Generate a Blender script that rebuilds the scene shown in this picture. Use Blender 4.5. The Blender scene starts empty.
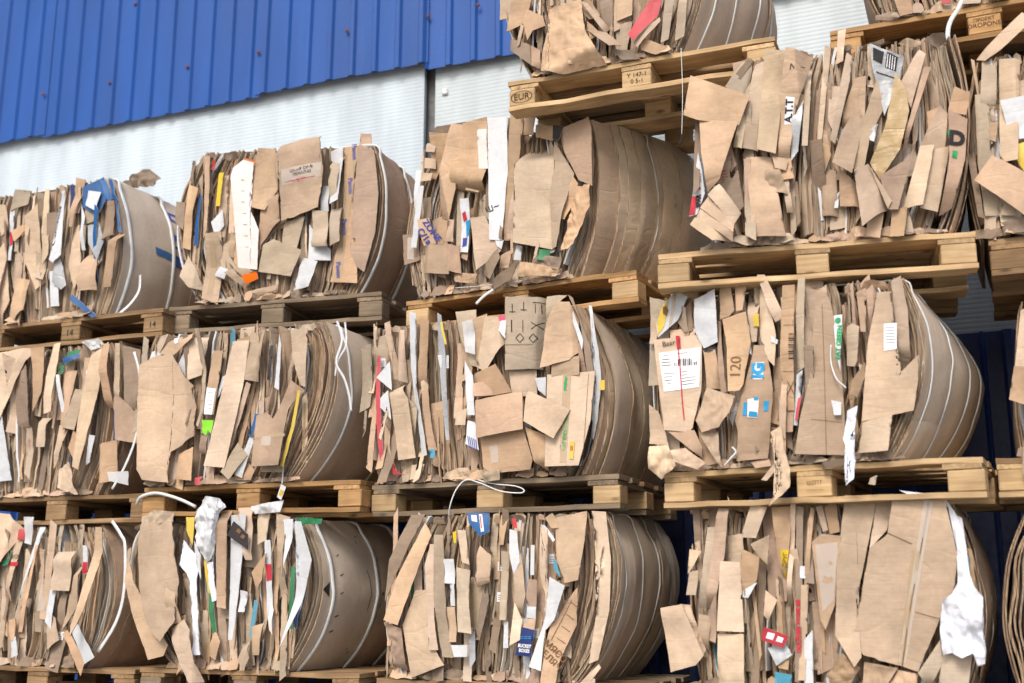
import bpy, bmesh, math, random
from mathutils import Vector, noise, Matrix

S = bpy.context.scene
COL = S.collection
R = math.radians

# ------------------------------------------------------------------ camera, world, sun, exposure
CAMZ, CAMD = 1.33, 4.6808
FPX, PITCH, YAW, ROLL = 1173.92, R(12.4768), R(22.4278), R(.09995)
FW = Vector((-math.sin(YAW)*math.cos(PITCH), math.cos(YAW)*math.cos(PITCH), math.sin(PITCH)))
_rt = Vector((math.cos(YAW), math.sin(YAW), 0)); _up = _rt.cross(FW)
RT = _rt*math.cos(ROLL)+_up*math.sin(ROLL); UP = -_rt*math.sin(ROLL)+_up*math.cos(ROLL)
EYE = Vector((0, -CAMD, CAMZ))
cd = bpy.data.cameras.new('camera'); cam = bpy.data.objects.new('camera', cd); COL.objects.link(cam)
cd.sensor_width = 36; cd.lens = 36*FPX/1024; cd.clip_start = .05; cd.clip_end = 500
m = Matrix((RT, UP, -FW)).transposed().to_4x4(); m.translation = EYE
cam.matrix_world = m
cd.dof.use_dof = True; cd.dof.focus_distance = 5.2; cd.dof.aperture_fstop = 1.6
S.camera = cam

SUN_EL, SUN_AZ = 44, 0        # degrees; azimuth measured from straight behind the camera towards its left
world = bpy.data.worlds.new('World'); S.world = world; world.use_nodes = True
nt = world.node_tree; bg = nt.nodes['Background']
sky = nt.nodes.new('ShaderNodeTexSky'); sky.sky_type = 'NISHITA'; sky.sun_disc = False
sky.sun_elevation = R(SUN_EL); sky.air_density = 1.0; sky.dust_density = 4.0; sky.ozone_density = 1.0
nt.links.new(sky.outputs[0], bg.inputs[0]); bg.inputs[1].default_value = .15
sd = bpy.data.lights.new('sun', 'SUN'); sun = bpy.data.objects.new('sun', sd); COL.objects.link(sun)
sd.energy = 1.35; sd.angle = R(18); sd.color = (1, .965, .92)
# direction towards the sun
sv = Vector((math.sin(R(SUN_AZ))*math.cos(R(SUN_EL)), -math.cos(R(SUN_AZ))*math.cos(R(SUN_EL)), math.sin(R(SUN_EL))))
sun.rotation_euler = sv.to_track_quat('Z', 'Y').to_euler()
sky.sun_rotation = math.atan2(sv.x, sv.y)
S.view_settings.view_transform = 'Standard'; S.view_settings.look = 'None'
S.view_settings.exposure = 0.47; S.view_settings.gamma = 1
S.render.engine = 'CYCLES'

# ------------------------------------------------------------------ materials
MATS = {}
def newmat(name):
    m = bpy.data.materials.new(name); m.use_nodes = True
    n = m.node_tree; p = n.nodes['Principled BSDF']; return m, n, p
def N(nt, t, **kw):
    n = nt.nodes.new(t)
    for k, v in kw.items():
        if isinstance(v, (int, float, tuple)) and k[0] == '_': n.inputs[k[1:].replace('_', ' ')].default_value = v
        else: setattr(n, k, v)
    return n
def noise_node(nt, vec, scale, detail=3, stretch=None):
    if stretch:
        mp = nt.nodes.new('ShaderNodeMapping'); mp.inputs['Scale'].default_value = stretch
        nt.links.new(vec, mp.inputs['Vector']); vec = mp.outputs[0]
    n = nt.nodes.new('ShaderNodeTexNoise'); n.inputs['Scale'].default_value = scale; n.inputs['Detail'].default_value = detail
    nt.links.new(vec, n.inputs['Vector']); return n.outputs['Fac']
def maprange(nt, v, a, b, c, d):
    n = nt.nodes.new('ShaderNodeMapRange')
    for i, x in zip(('From Min', 'From Max', 'To Min', 'To Max'), (a, b, c, d)): n.inputs[i].default_value = x
    nt.links.new(v, n.inputs['Value']); return n.outputs[0]
def mul(nt, a, b):
    n = nt.nodes.new('ShaderNodeMath'); n.operation = 'MULTIPLY'
    nt.links.new(a, n.inputs[0])
    if isinstance(b, (int, float)): n.inputs[1].default_value = b
    else: nt.links.new(b, n.inputs[1])
    return n.outputs[0]
def paper(name, col, var=.20, stain=.21, rough=.8, bump=.5, flute='z', hue=.004, spec=.25, dirt=0):
    m, nt, p = newmat(name)
    tc = nt.nodes.new('ShaderNodeTexCoord').outputs['Object']
    oi = nt.nodes.new('ShaderNodeObjectInfo').outputs['Random']
    # shift the texture per object
    ad = nt.nodes.new('ShaderNodeVectorMath'); ad.operation = 'ADD'
    cx = nt.nodes.new('ShaderNodeCombineXYZ'); s10 = mul(nt, oi, 37.)
    for i in range(3): nt.links.new(s10, cx.inputs[i])
    nt.links.new(tc, ad.inputs[0]); nt.links.new(cx.outputs[0], ad.inputs[1]); v = ad.outputs[0]
    n1 = maprange(nt, noise_node(nt, v, 5, 5), .3, .7, 1-stain, 1+stain*.6)
    n2 = maprange(nt, noise_node(nt, v, 55, 4), .25, .75, .93, 1.06)
    n3 = maprange(nt, noise_node(nt, v, 3, 3, (1, 1, 9) if flute == 'z' else (9, 9, 1)), .3, .7, .965, 1.03)
    n4 = maprange(nt, noise_node(nt, v, 2.2, 6, (1, 1, .7)), .56, .66, 1, 1-stain*.9)
    n1 = mul(nt, n1, n4)
    val = mul(nt, mul(nt, mul(nt, n1, n2), n3), maprange(nt, oi, 0, 1, 1-var, 1+var*.8))
    hs = nt.nodes.new('ShaderNodeHueSaturation'); hs.inputs['Color'].default_value = (*col, 1)
    wn = nt.nodes.new('ShaderNodeTexWhiteNoise'); wn.noise_dimensions = '1D'; nt.links.new(oi, wn.inputs['W'])
    nt.links.new(maprange(nt, wn.outputs['Value'], 0, 1, .5-hue, .5+hue), hs.inputs['Hue'])
    wn2 = nt.nodes.new('ShaderNodeTexWhiteNoise'); wn2.noise_dimensions = '1D'; nt.links.new(s10, wn2.inputs['W'])
    nt.links.new(maprange(nt, wn2.outputs['Value'], 0, 1, .90, 1.06), hs.inputs['Saturation'])
    nt.links.new(val, hs.inputs['Value'])
    nt.links.new(hs.outputs[0], p.inputs['Base Color'])
    p.inputs['Roughness'].default_value = rough; p.inputs['Specular IOR Level'].default_value = spec
    if bump:
        st = (2, 2, 60) if flute == 'z' else (60, 60, 2)
        b1 = noise_node(nt, v, 2.2, 2, st)
        rd = noise_node(nt, v, 3.2, 1.5, (1, 1, 2.6)); q1 = nt.nodes.new('ShaderNodeMath'); q1.operation = 'SUBTRACT'; q1.inputs[1].default_value = .5; nt.links.new(rd, q1.inputs[0])
        q2 = nt.nodes.new('ShaderNodeMath'); q2.operation = 'ABSOLUTE'; nt.links.new(q1.outputs[0], q2.inputs[0])
        wr = maprange(nt, q2.outputs[0], 0, .035, 0, .16)
        q3 = nt.nodes.new('ShaderNodeMath'); q3.operation = 'ADD'; nt.links.new(mul(nt, noise_node(nt, v, 18, 5), .7), q3.inputs[0]); nt.links.new(wr, q3.inputs[1]); b2 = q3.outputs[0]
        a = nt.nodes.new('ShaderNodeMath'); a.operation = 'ADD'; nt.links.new(mul(nt, b1, .18), a.inputs[0]); nt.links.new(b2, a.inputs[1])
        bp = nt.nodes.new('ShaderNodeBump'); bp.inputs['Strength'].default_value = bump; bp.inputs['Distance'].default_value = .012
        nt.links.new(a.outputs[0], bp.inputs['Height']); nt.links.new(bp.outputs[0], p.inputs['Normal'])
    MATS[name] = m; return m
def edge(name, c0, c1):
    m, nt, p = newmat(name)
    tc = nt.nodes.new('ShaderNodeTexCoord').outputs['Object']
    a = noise_node(nt, tc, 1, 2, (420, 60, 9)); b = noise_node(nt, tc, 9, 4)
    f = mul(nt, maprange(nt, a, .38, .62, 0, 1), maprange(nt, b, .25, .65, .45, 1))
    mx = nt.nodes.new('ShaderNodeMix'); mx.data_type = 'RGBA'
    mx.inputs[6].default_value = (*c0, 1); mx.inputs[7].default_value = (*c1, 1)
    nt.links.new(f, mx.inputs[0]); nt.links.new(mx.outputs[2], p.inputs['Base Color'])
    p.inputs['Roughness'].default_value = .95; p.inputs['Specular IOR Level'].default_value = .1
    bp = nt.nodes.new('ShaderNodeBump'); bp.inputs['Strength'].default_value = .9; bp.inputs['Distance'].default_value = .006
    nt.links.new(a, bp.inputs['Height']); nt.links.new(bp.outputs[0], p.inputs['Normal'])
    MATS[name] = m
def plain(name, col, rough=.5, var=.1, spec=.4, bump=0, metal=0):
    m, nt, p = newmat(name)
    tc = nt.nodes.new('ShaderNodeTexCoord').outputs['Object']
    v = maprange(nt, noise_node(nt, tc, 18, 4), .3, .7, 1-var, 1+var*.5)
    hs = nt.nodes.new('ShaderNodeHueSaturation'); hs.inputs['Color'].default_value = (*col, 1)
    nt.links.new(v, hs.inputs['Value']); nt.links.new(hs.outputs[0], p.inputs['Base Color'])
    p.inputs['Roughness'].default_value = rough; p.inputs['Specular IOR Level'].default_value = spec; p.inputs['Metallic'].default_value = metal
    if bump:
        bp = nt.nodes.new('ShaderNodeBump'); bp.inputs['Strength'].default_value = bump; bp.inputs['Distance'].default_value = .01
        nt.links.new(noise_node(nt, tc, 30, 4), bp.inputs['Height']); nt.links.new(bp.outputs[0], p.inputs['Normal'])
    MATS[name] = m; return m
# t tan, k kraft, c reddish kraft, g grey tan, d dark grey brown, l light tan
paper('t', (.52, .392, .280)); paper('k', (.50, .345, .222)); paper('c', (.45, .315, .225)); paper('g', (.46, .37, .27), flute='z')
paper('d', (.27, .20, .145)); paper('l', (.60, .46, .325)); paper('o', (.42, .29, .12), rough=.35, spec=.5); paper('u', (.52, .43, .335), var=.04, stain=.05, bump=.12, flute='x')
paper('w', (.58, .60, .62), var=.08, stain=.08, rough=.55, bump=.3, hue=.0); paper('p', (.78, .68, .64), var=.05, stain=.08, rough=.6, bump=.3)
paper('y', (.62, .45, .05), var=.05, stain=.1, rough=.45, bump=.1); paper('b', (.03, .12, .32), var=.15, stain=.15, rough=.4, bump=.3)
paper('r', (.46, .05, .055), var=.1, stain=.15, rough=.5, bump=.3); paper('e', (.04, .21, .09), var=.1, stain=.2, rough=.5, bump=.3)
paper('a', (.08, .29, .40), var=.1, stain=.1, rough=.5, bump=.2)
paper('n', (.02, .04, .16), var=.1, stain=.15, rough=.4, bump=.2); paper('x', (.035, .028, .028), var=.1, stain=.2, rough=.4, bump=.2)
paper('s', (.42, .44, .46), var=.05, stain=.35, rough=.35, bump=.5, spec=.6); paper('R', (.75, .14, .02), var=.05, stain=.1, bump=.2)
paper('G', (.22, .62, .04), var=.05, stain=.1, bump=.2); paper('m', (.62, .06, .16), var=.05, stain=.1, bump=.2)
edge('edge', (.20, .135, .085), (.56, .41, .28)); edge('edge_grey', (.20, .155, .115), (.52, .42, .31))
plain('paper_edge', (.6, .6, .6), .7)
plain('strap', (.66, .68, .68), .35, .12, .5); plain('wire', (.50, .50, .48), .45, .2, .5)
plain('ink', (.03, .028, .03), .7, .3, .2); plain('ink_blue', (.05, .07, .32), .6, .3, .3); plain('ink_red', (.5, .03, .05), .6, .3, .3)
plain('ink_green', (.03, .33, .12), .6, .3, .3); plain('ink_cyan', (.02, .28, .55), .5, .2, .3); plain('ink_white', (.75, .76, .78), .6, .1, .3)
plain('ink_brown', (.20, .11, .05), .8, .3, .2); plain('ink_wood', (.07, .035, .02), .8, .3, .2)
# translucent film
m, nt, p = newmat('film'); p.inputs['Base Color'].default_value = (.82, .84, .86, 1); p.inputs['Roughness'].default_value = .25
p.inputs['Transmission Weight'].default_value = .35; p.inputs['Alpha'].default_value = .55; MATS['film'] = m; p.inputs['Roughness'].default_value = .45; p.inputs['Alpha'].default_value = .7
tc = nt.nodes.new('ShaderNodeTexCoord').outputs['Object']; bp = nt.nodes.new('ShaderNodeBump'); bp.inputs['Strength'].default_value = .9; bp.inputs['Distance'].default_value = .006
nt.links.new(noise_node(nt, tc, 28, 5), bp.inputs['Height']); nt.links.new(bp.outputs[0], p.inputs['Normal'])
m, nt, p = newmat('cloth'); p.inputs['Base Color'].default_value = (.68, .70, .76, 1); p.inputs['Roughness'].default_value = .95; p.inputs['Specular IOR Level'].default_value = .1; MATS['cloth'] = m
tc = nt.nodes.new('ShaderNodeTexCoord').outputs['Object']; bp = nt.nodes.new('ShaderNodeBump'); bp.inputs['Strength'].default_value = .7; bp.inputs['Distance'].default_value = .012
nt.links.new(noise_node(nt, tc, 18, 5), bp.inputs['Height']); nt.links.new(bp.outputs[0], p.inputs['Normal'])
m, nt, p = newmat('tape'); p.inputs['Base Color'].default_value = (.55, .42, .26, 1); p.inputs['Roughness'].default_value = .2; p.inputs['Alpha'].default_value = .5; MATS['tape'] = m
m, nt, p = newmat('tapew'); p.inputs['Base Color'].default_value = (.72, .66, .60, 1); p.inputs['Roughness'].default_value = .22; p.inputs['Alpha'].default_value = .45; MATS['tapew'] = m

def wood(name, col, dark, grey=0.):
    m, nt, p = newmat(name)
    tc = nt.nodes.new('ShaderNodeTexCoord').outputs['Object']
    oi = nt.nodes.new('ShaderNodeObjectInfo').outputs['Random']
    ad = nt.nodes.new('ShaderNodeVectorMath'); ad.operation = 'ADD'; cx = nt.nodes.new('ShaderNodeCombineXYZ'); s10 = mul(nt, oi, 23.)
    for i in range(3): nt.links.new(s10, cx.inputs[i])
    nt.links.new(tc, ad.inputs[0]); nt.links.new(cx.outputs[0], ad.inputs[1]); v = ad.outputs[0]
    g = noise_node(nt, v, 1, 6, (4, 70, 70)); k = noise_node(nt, v, 1, 3, (5, 14, 14)); st = noise_node(nt, v, 4, 5)
    f = mul(nt, maprange(nt, g, .3, .7, .1, 1), maprange(nt, k, .3, .6, .55, 1))
    mx = nt.nodes.new('ShaderNodeMix'); mx.data_type = 'RGBA'; mx.inputs[6].default_value = (*dark, 1); mx.inputs[7].default_value = (*col, 1)
    nt.links.new(f, mx.inputs[0])
    # knots
    vo = nt.nodes.new('ShaderNodeTexVoronoi'); vo.inputs['Scale'].default_value = 1
    mp = nt.nodes.new('ShaderNodeMapping'); mp.inputs['Scale'].default_value = (5, 12, 12); nt.links.new(v, mp.inputs['Vector']); nt.links.new(mp.outputs[0], vo.inputs['Vector'])
    kn = maprange(nt, vo.outputs['Distance'], .06, .16, .35, 1)
    val = mul(nt, mul(nt, kn, maprange(nt, st, .3, .72, .62, 1.12)), maprange(nt, oi, 0, 1, .78, 1.12))
    hs = nt.nodes.new('ShaderNodeHueSaturation'); nt.links.new(mx.outputs[2], hs.inputs['Color']); nt.links.new(val, hs.inputs['Value'])
    nt.links.new(hs.outputs[0], p.inputs['Base Color']); p.inputs['Roughness'].default_value = .8; p.inputs['Specular IOR Level'].default_value = .2
    bp = nt.nodes.new('ShaderNodeBump'); bp.inputs['Strength'].default_value = .5; bp.inputs['Distance'].default_value = .004
    nt.links.new(g, bp.inputs['Height']); nt.links.new(bp.outputs[0], p.inputs['Normal']); MATS[name] = m
wood('pine', (.70, .50, .285), (.40, .26, .125)); wood('orange_pine', (.62, .385, .18), (.33, .18, .07))
wood('grey_wood', (.36, .28, .19), (.17, .125, .085)); wood('brown_wood', (.42, .28, .15), (.20, .12, .06))
wood('fresh_block', (.68, .49, .28), (.44, .29, .14))

# ------------------------------------------------------------------ helpers
def link(name, me, mat, parent=None, mats=None):
    o = bpy.data.objects.new(name, me); COL.objects.link(o)
    for q in (mats or [mat]): me.materials.append(MATS[q] if isinstance(q, str) else q)
    if parent is not None: o.parent = parent
    return o
def thing(name, label, cat, loc=(0, 0, 0), rz=0, group=None):
    o = bpy.data.objects.new(name, None); COL.objects.link(o); o.location = loc; o.rotation_euler = (0, 0, rz)
    o.empty_display_size = .1
    o['label'] = label; o['category'] = cat
    if group: o['group'] = group
    return o
def mesh(name, vs, fs, smooth=None, mi=None):
    me = bpy.data.meshes.new(name); me.from_pydata(vs, [], fs); me.update()
    if smooth is not None: me.polygons.foreach_set('use_smooth', smooth)
    if mi is not None: me.polygons.foreach_set('material_index', mi)
    return me
def ray(px, py): return (FW + RT*((px-512)/FPX) + UP*((341.5-py)/FPX))
class Frame:
    """a stack position: origin on the pallet's top front edge; x along the front, y into the stack, z up"""
    def __init__(s, x, y, z, a):
        s.o = Vector((x, y, z+.144)); s.a = a; s.c, s.s = math.cos(a), math.sin(a)
    def plane(s, px, py, off=0.):
        d = ray(px, py); n = Vector((-s.s, s.c, 0)); q = s.o + n*off
        t = (q-EYE).dot(n)/d.dot(n); p = EYE + d*t - s.o
        return (p.x*s.c + p.y*s.s, p.z)
def box_mesh(name, x0, x1, y0, y1, z0, z1, bev=.002, jag=0, rnd=None):
    bm = bmesh.new(); bmesh.ops.create_cube(bm, size=1)
    for v in bm.verts: v.co = Vector(((x0+x1)/2+v.co.x*(x1-x0), (y0+y1)/2+v.co.y*(y1-y0), (z0+z1)/2+v.co.z*(z1-z0)))
    if jag:
        n = max(2, int((x1-x0)/.1)); bmesh.ops.subdivide_edges(bm, edges=[e for e in bm.edges if abs(e.verts[0].co.x-e.verts[1].co.x) > .5*(x1-x0)], cuts=n)
        for v in bm.verts: v.co += Vector((0, noise.noise(v.co*7+Vector((rnd, 0, 0)))*jag, noise.noise(v.co*6+Vector((0, rnd, 0)))*jag))
    if bev: bmesh.ops.bevel(bm, geom=[e for e in bm.edges if e.calc_face_angle(0) > .8], offset=bev, segments=1, affect='EDGES')
    me = bpy.data.meshes.new(name); bm.to_mesh(me); bm.free(); return me
_tc = {}
def text_mesh(s, size, bold=0.):
    k = (s, size, bold)
    if k in _tc: return _tc[k]
    cu = bpy.data.curves.new('writing', 'FONT'); cu.body = s; cu.size = size; cu.align_x = 'CENTER'; cu.align_y = 'CENTER'; cu.offset = bold; cu.resolution_u = 3
    o = bpy.data.objects.new('writing', cu); COL.objects.link(o)
    dg = bpy.context.evaluated_depsgraph_get(); me = o.evaluated_get(dg).to_mesh()
    v = [(p.co.x, p.co.y) for p in me.vertices]; f = [tuple(p.vertices) for p in me.polygons]
    o.evaluated_get(dg).to_mesh_clear(); bpy.data.objects.remove(o); bpy.data.curves.remove(cu)
    _tc[k] = (v, f); return _tc[k]
def tube(name, pts, rad, mat, parent, flat=None, nseg=6, n=Vector((0, -1, 0))):
    """a strap (flat) or cord along pts"""
    P = [Vector(p) for p in pts]; Q = []
    for i in range(len(P)-1):
        a, b, c, d = P[max(i-1, 0)], P[i], P[i+1], P[min(i+2, len(P)-1)]
        for k in range(4):
            t = k/4; Q.append(.5*((2*b)+(c-a)*t+(2*a-5*b+4*c-d)*t*t+(3*b-a-3*c+d)*t**3))
    Q.append(P[-1]); vs = []; fs = []
    for i, q in enumerate(Q):
        T = (Q[min(i+1, len(Q)-1)]-Q[max(i-1, 0)]); T = T.normalized() if T.length > 1e-6 else Vector((0, 0, 1))
        nn = n if not callable(n) else n(q)
        B = T.cross(nn); B = B.normalized() if B.length > 1e-5 else Vector((1, 0, 0)); M = B.cross(T)
        for k in range(nseg):
            a = 2*math.pi*k/nseg + math.pi/nseg
            vs.append(q + B*math.cos(a)*rad + M*math.sin(a)*(flat or rad))
    for i in range(len(Q)-1):
        for k in range(nseg):
            a = i*nseg+k; b = i*nseg+(k+1) % nseg; fs.append((a, b, b+nseg, a+nseg))
    fs.append(tuple(range(nseg))[::-1]); fs.append(tuple(len(vs)-nseg+k for k in range(nseg)))
    return link(name, mesh(name, vs, fs, [True]*len(fs)), mat, parent)

# ------------------------------------------------------------------ the yard and the wall behind
g = link('ground', mesh('ground', [(-60, -60, 0), (60, -60, 0), (60, 60, 0), (-60, 60, 0)], [(0, 1, 2, 3)]), plain('concrete', (.30, .285, .26), .9, .35, .2, .3)); g['kind'] = 'structure'
WY = 1.35
def wallpt(px, py, y=WY):
    d = ray(px, py); t = (y-EYE.y)/d.y; return EYE + d*t
ZB, ZL = CAMZ+3.24, CAMZ+1.265      # lower edge of the upper blue sheets; top of the lower blue sheets
def ribs(name, x0, x1, z0, z1, y, mat, parent, pitch=.165, depth=.019, phase=0.):
    pr = [(0, 0), (.36, 0), (.44, 1), (.60, 1), (.68, 0), (1, 0)]
    xs = []; x = x0 - phase*pitch
    while x < x1:
        for a, h in pr[:-1]: xs.append((x+a*pitch, h))
        x += pitch
    xs = [(a, h) for a, h in xs if x0 <= a <= x1]; xs = [(x0, 0)]+xs+[(x1, 0)]
    zs = [z0+(z1-z0)*i/6 for i in range(7)]
    vs = []; fs = []
    for z in zs:
        for a, h in xs:
            w = noise.noise(Vector((a*1.3, z*.9, y)))*.008 + (noise.noise(Vector((a*7, z*5, 3)))*.004 if z < z0+.01 else 0)
            vs.append((a, y - h*depth + w, z + (noise.noise(Vector((a*2, 0, y*9)))*.01 if z == zs[0] else 0)))
    n = len(xs); nv = len(vs)
    vs += [(a, b+.002, c) for a, b, c in vs]
    for j in range(6):
        for i in range(n-1):
            q = j*n+i; fs.append((q, q+1, q+1+n, q+n)); fs.append((nv+q+n, nv+q+1+n, nv+q+1, nv+q))
    for i in range(n-1): fs.append((i, nv+i, nv+i+1, i+1))
    return link(name, mesh(name, vs, fs), mat, parent)
def painted(name, col, dust, rough):
    m, nt, p = newmat(name)
    tc = nt.nodes.new('ShaderNodeTexCoord').outputs['Object']
    a = noise_node(nt, tc, 1.2, 5, (3, 1, .8)); b = noise_node(nt, tc, 30, 4)
    f = mul(nt, maprange(nt, a, .35, .75, 0, dust), maprange(nt, b, .3, .6, .3, 1))
    mx = nt.nodes.new('ShaderNodeMix'); mx.data_type = 'RGBA'; mx.inputs[6].default_value = (*col, 1); mx.inputs[7].default_value = (.34, .36, .40, 1)
    nt.links.new(f, mx.inputs[0])
    hs = nt.nodes.new('ShaderNodeHueSaturation'); nt.links.new(mx.outputs[2], hs.inputs['Color'])
    nt.links.new(maprange(nt, noise_node(nt, tc, 1, 3, (6, 1, 1)), .3, .7, .85, 1.1), hs.inputs['Value'])
    nt.links.new(hs.outputs[0], p.inputs['Base Color']); p.inputs['Roughness'].default_value = rough
    MATS[name] = m
painted('blue_paint', (.001, .066, .30), .03, .6); painted('shaded_blue_paint', (.012, .035, .16), .2, .45)  # the second is the same cladding blue with shade put into its colour
painted('panel_white', (.52, .605, .66), .24, .5); painted('panel_cream', (.48, .545, .565), .3, .5); painted('dark_gap', (.10, .10, .09), .5, .8)
plain('rust', (.16, .05, .03), .8, .3)
wall = thing('warehouse_wall', 'tall warehouse wall of pale panels between blue corrugated metal above and below', 'wall')
link('wall_core', box_mesh('wall_core', -22, 9, WY+.10, WY+.35, .003, 8, 0), 'dark_gap', wall)
XS = [-22, -18.5, -15, -12, -9.2, -7.35, -6.1, wallpt(262, 80).x, wallpt(430, 60).x]
for i in range(len(XS)-1):
    ribs('upper_cladding', XS[i]-.03, XS[i+1]+.0, ZB+(.012 if i % 2 else -.004), 7.9, WY-.02-(i % 2)*.006, 'blue_paint', wall, phase=.3*i)
xe = wallpt(430, 60).x
for i, (a, b) in enumerate(((xe, -1.2), (-1.2, .9), (.9, 3), (3, 6), (6, 9))):
    ribs('upper_cladding', a-(.03 if i == 0 else 0), b, ZB+(-.03 if i == 0 else .05), 7.9, WY-.012, 'blue_paint', wall, phase=.5)
def fine_panel(x0, x1, z0, z1, y, mat, rib=.024, amp=.0007):
    n = int((z1-z0)/rib); vs = []; fs = []
    for j in range(n+1):
        z = z0+(z1-z0)*j/n
        for dz, dy in ((0, 0), (.25, 0), (.4, amp), (.85, amp)):
            zz = min(z+dz*rib, z1)
            for x in (x0, x1): vs.append((x, y-dy, zz))
    k = len(vs)//2
    for j in range(k-1):
        if vs[2*j+2][2] >= vs[2*j][2]: fs.append((2*j, 2*j+1, 2*j+3, 2*j+2))
    me = mesh('insulated_panel', vs, fs); o = link('insulated_panel', me, mat, wall)
    md = o.modifiers.new('thick', 'SOLIDIFY'); md.thickness = .03; md.offset = -1; return o
sl, sr = wallpt(424, 110, WY+.03).x, wallpt(434, 110, WY+.03).x
zt = ZB+.12
a = sl
for w in (6., 6., 6.):
    fine_panel(a-w+.006, a, ZL, zt, WY+.03, 'panel_white'); a -= w
fine_panel(sr, 1.3, ZL, zt-.01, WY+.045, 'panel_cream'); fine_panel(1.306, 8.9, ZL, zt-.01, WY+.045, 'panel_cream')
x = -22
i = 0
while x < 8.9:
    ribs('lower_cladding', x, min(x+1.1, 9), .004, ZL+.02, WY+.0+(i % 2)*.005, 'shaded_blue_paint' if x > -2.6 else 'blue_paint', wall, pitch=.2, depth=.035); x += 1.1; i += 1  # sheets to the right take the blue darkened for the shade behind the stacks
for px, py in ((43, 94), (109, 83), (187, 67), (258, 52), (347, 31), (428, 16), (478, 5), (135, 4)):
    p = wallpt(px, py, WY-.045); bm = bmesh.new(); bmesh.ops.create_uvsphere(bm, u_segments=8, v_segments=6, radius=.013)
    for v in bm.verts: v.co = Vector((v.co.x, v.co.y*.6, v.co.z))+p
    me = bpy.data.meshes.new('screw'); bm.to_mesh(me); bm.free(); link('screw', me, 'rust', wall)
p = wallpt(445, 92, WY+.04); me = box_mesh('bolt', p.x-.02, p.x+.02, p.y-.012, p.y+.006, p.z-.02, p.z+.02, .006); link('bolt', me, 'strap', wall)

# ------------------------------------------------------------------ pallets
PAL = {  # x, y, z (bottom), rotation, wood, block wood
 'C0': (-1.307, -.096, CAMZ+2.162, .57, 'pine', 'fresh_block'), 'D0': (.10, .007, CAMZ+2.19, -.06, 'orange_pine', 'orange_pine'),
 'A1': (-4.483, .035, CAMZ+1.323, .33, 'brown_wood', 'brown_wood'), 'B1': (-3.333, .202, CAMZ+1.351, 6.36, 'grey_wood', 'grey_wood'),
 'C1': (-1.972, .142, CAMZ+1.268, -5.95, 'orange_pine', 'pine'), 'D1': (-.596, -.178, CAMZ+1.223, 7.57, 'pine', 'fresh_block'),
 'E1': (.646, -.017, CAMZ+1.207, .16, 'brown_wood', 'brown_wood'),
 'A2': (-4.47, .03, CAMZ+.378, .5, 'brown_wood', 'brown_wood'), 'B2': (-3.267, -.02, CAMZ+.396, 1.21, 'orange_pine', 'orange_pine'),
 'C2': (-2.054, .046, CAMZ+.375, -2.43, 'grey_wood', 'fresh_block'), 'D2': (-.636, -.151, CAMZ+.362, -4.63, 'pine', 'fresh_block'),
 'E2': (.60, .031, CAMZ+.378, -.29, 'pine', 'fresh_block'),
 'A3': (-4.5, .03, CAMZ-.468, .3, 'brown_wood', 'brown_wood'), 'B3': (-3.25, -.0, CAMZ-.455, -.6, 'brown_wood', 'grey_wood'),
 'C3': (-1.98, .03, CAMZ-.475, .3, 'grey_wood', 'grey_wood'), 'D3': (-.65, -.05, CAMZ-.475, .2, 'pine', 'pine'), 'E3': (.63, .03, CAMZ-.475, -.5, 'brown_wood', 'brown_wood'),
 'A4': (-4.5, .03, .003, .4, 'brown_wood', 'brown_wood'), 'B4': (-3.24, .0, .003, -.4, 'grey_wood', 'grey_wood'),
 'C4': (-1.98, .03, .003, .3, 'brown_wood', 'grey_wood'), 'D4': (-.66, -.03, .003, .2, 'grey_wood', 'pine'), 'E4': (.63, .03, .003, -.5, 'brown_wood', 'brown_wood'),
}
COLN = {'A': 'leftmost stack', 'B': 'second stack from the left', 'C': 'middle stack', 'D': 'fourth stack from the left', 'E': 'rightmost stack'}
WN = {'pine': 'yellow pine', 'orange_pine': 'orange pine', 'brown_wood': 'brown weathered', 'grey_wood': 'grey weathered'}
PLAB = {
 'C0': 'yellow pine pallet with an oval stamp, topmost in the middle stack',
 'D0': 'orange pine pallet at the top right edge, with dark stamped letters on its block',
 'A1': 'brown pallet with handwritten marks on its blocks, highest in the leftmost stack',
 'B1': 'grey weathered pallet under the bale with the orange-edged white sheet',
 'C1': 'orange pallet under the bale with tall white box, tilted up to the right',
 'D1': 'yellow pine pallet above the smooth drum sided bale, carrying the ragged bale',
 'E1': 'brown pallet cut off by the right edge, under the bale with yellow plastic',
 'A2': 'thin brown pallet low in the leftmost stack, blue wall showing through it',
 'B2': 'bright orange pallet with a white cord loop and a small tag hanging over it',
 'C2': 'grey decked pallet with pale blocks and a loose wire loop, in the middle stack',
 'D2': 'yellow pine pallet with torn cardboard strips hanging over its front edge',
 'E2': 'pine pallet cut off by the right edge, beside the shaded blue metal gap',
 'A3': 'brown pallet at the bottom left corner under the leftmost stack',
 'B3': 'dull brown pallet at the bottom edge under the bale with the cotton wad',
 'C3': 'grey pallet under the lowest visible bale of the middle stack',
 'D3': 'pine pallet under the bale with the white cloth, at the bottom edge',
 'E3': 'brown pallet under the lowest visible bale at the right edge',
 'A4': 'brown pallet on the ground at the foot of the leftmost stack', 'B4': 'grey pallet on the ground at the foot of the second stack from the left',
 'C4': 'brown pallet on the ground at the foot of the middle stack', 'D4': 'grey pallet on the ground at the foot of the fourth stack', 'E4': 'brown pallet on the ground at the foot of the rightmost stack',
}
FR = {}; PT = {}
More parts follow.
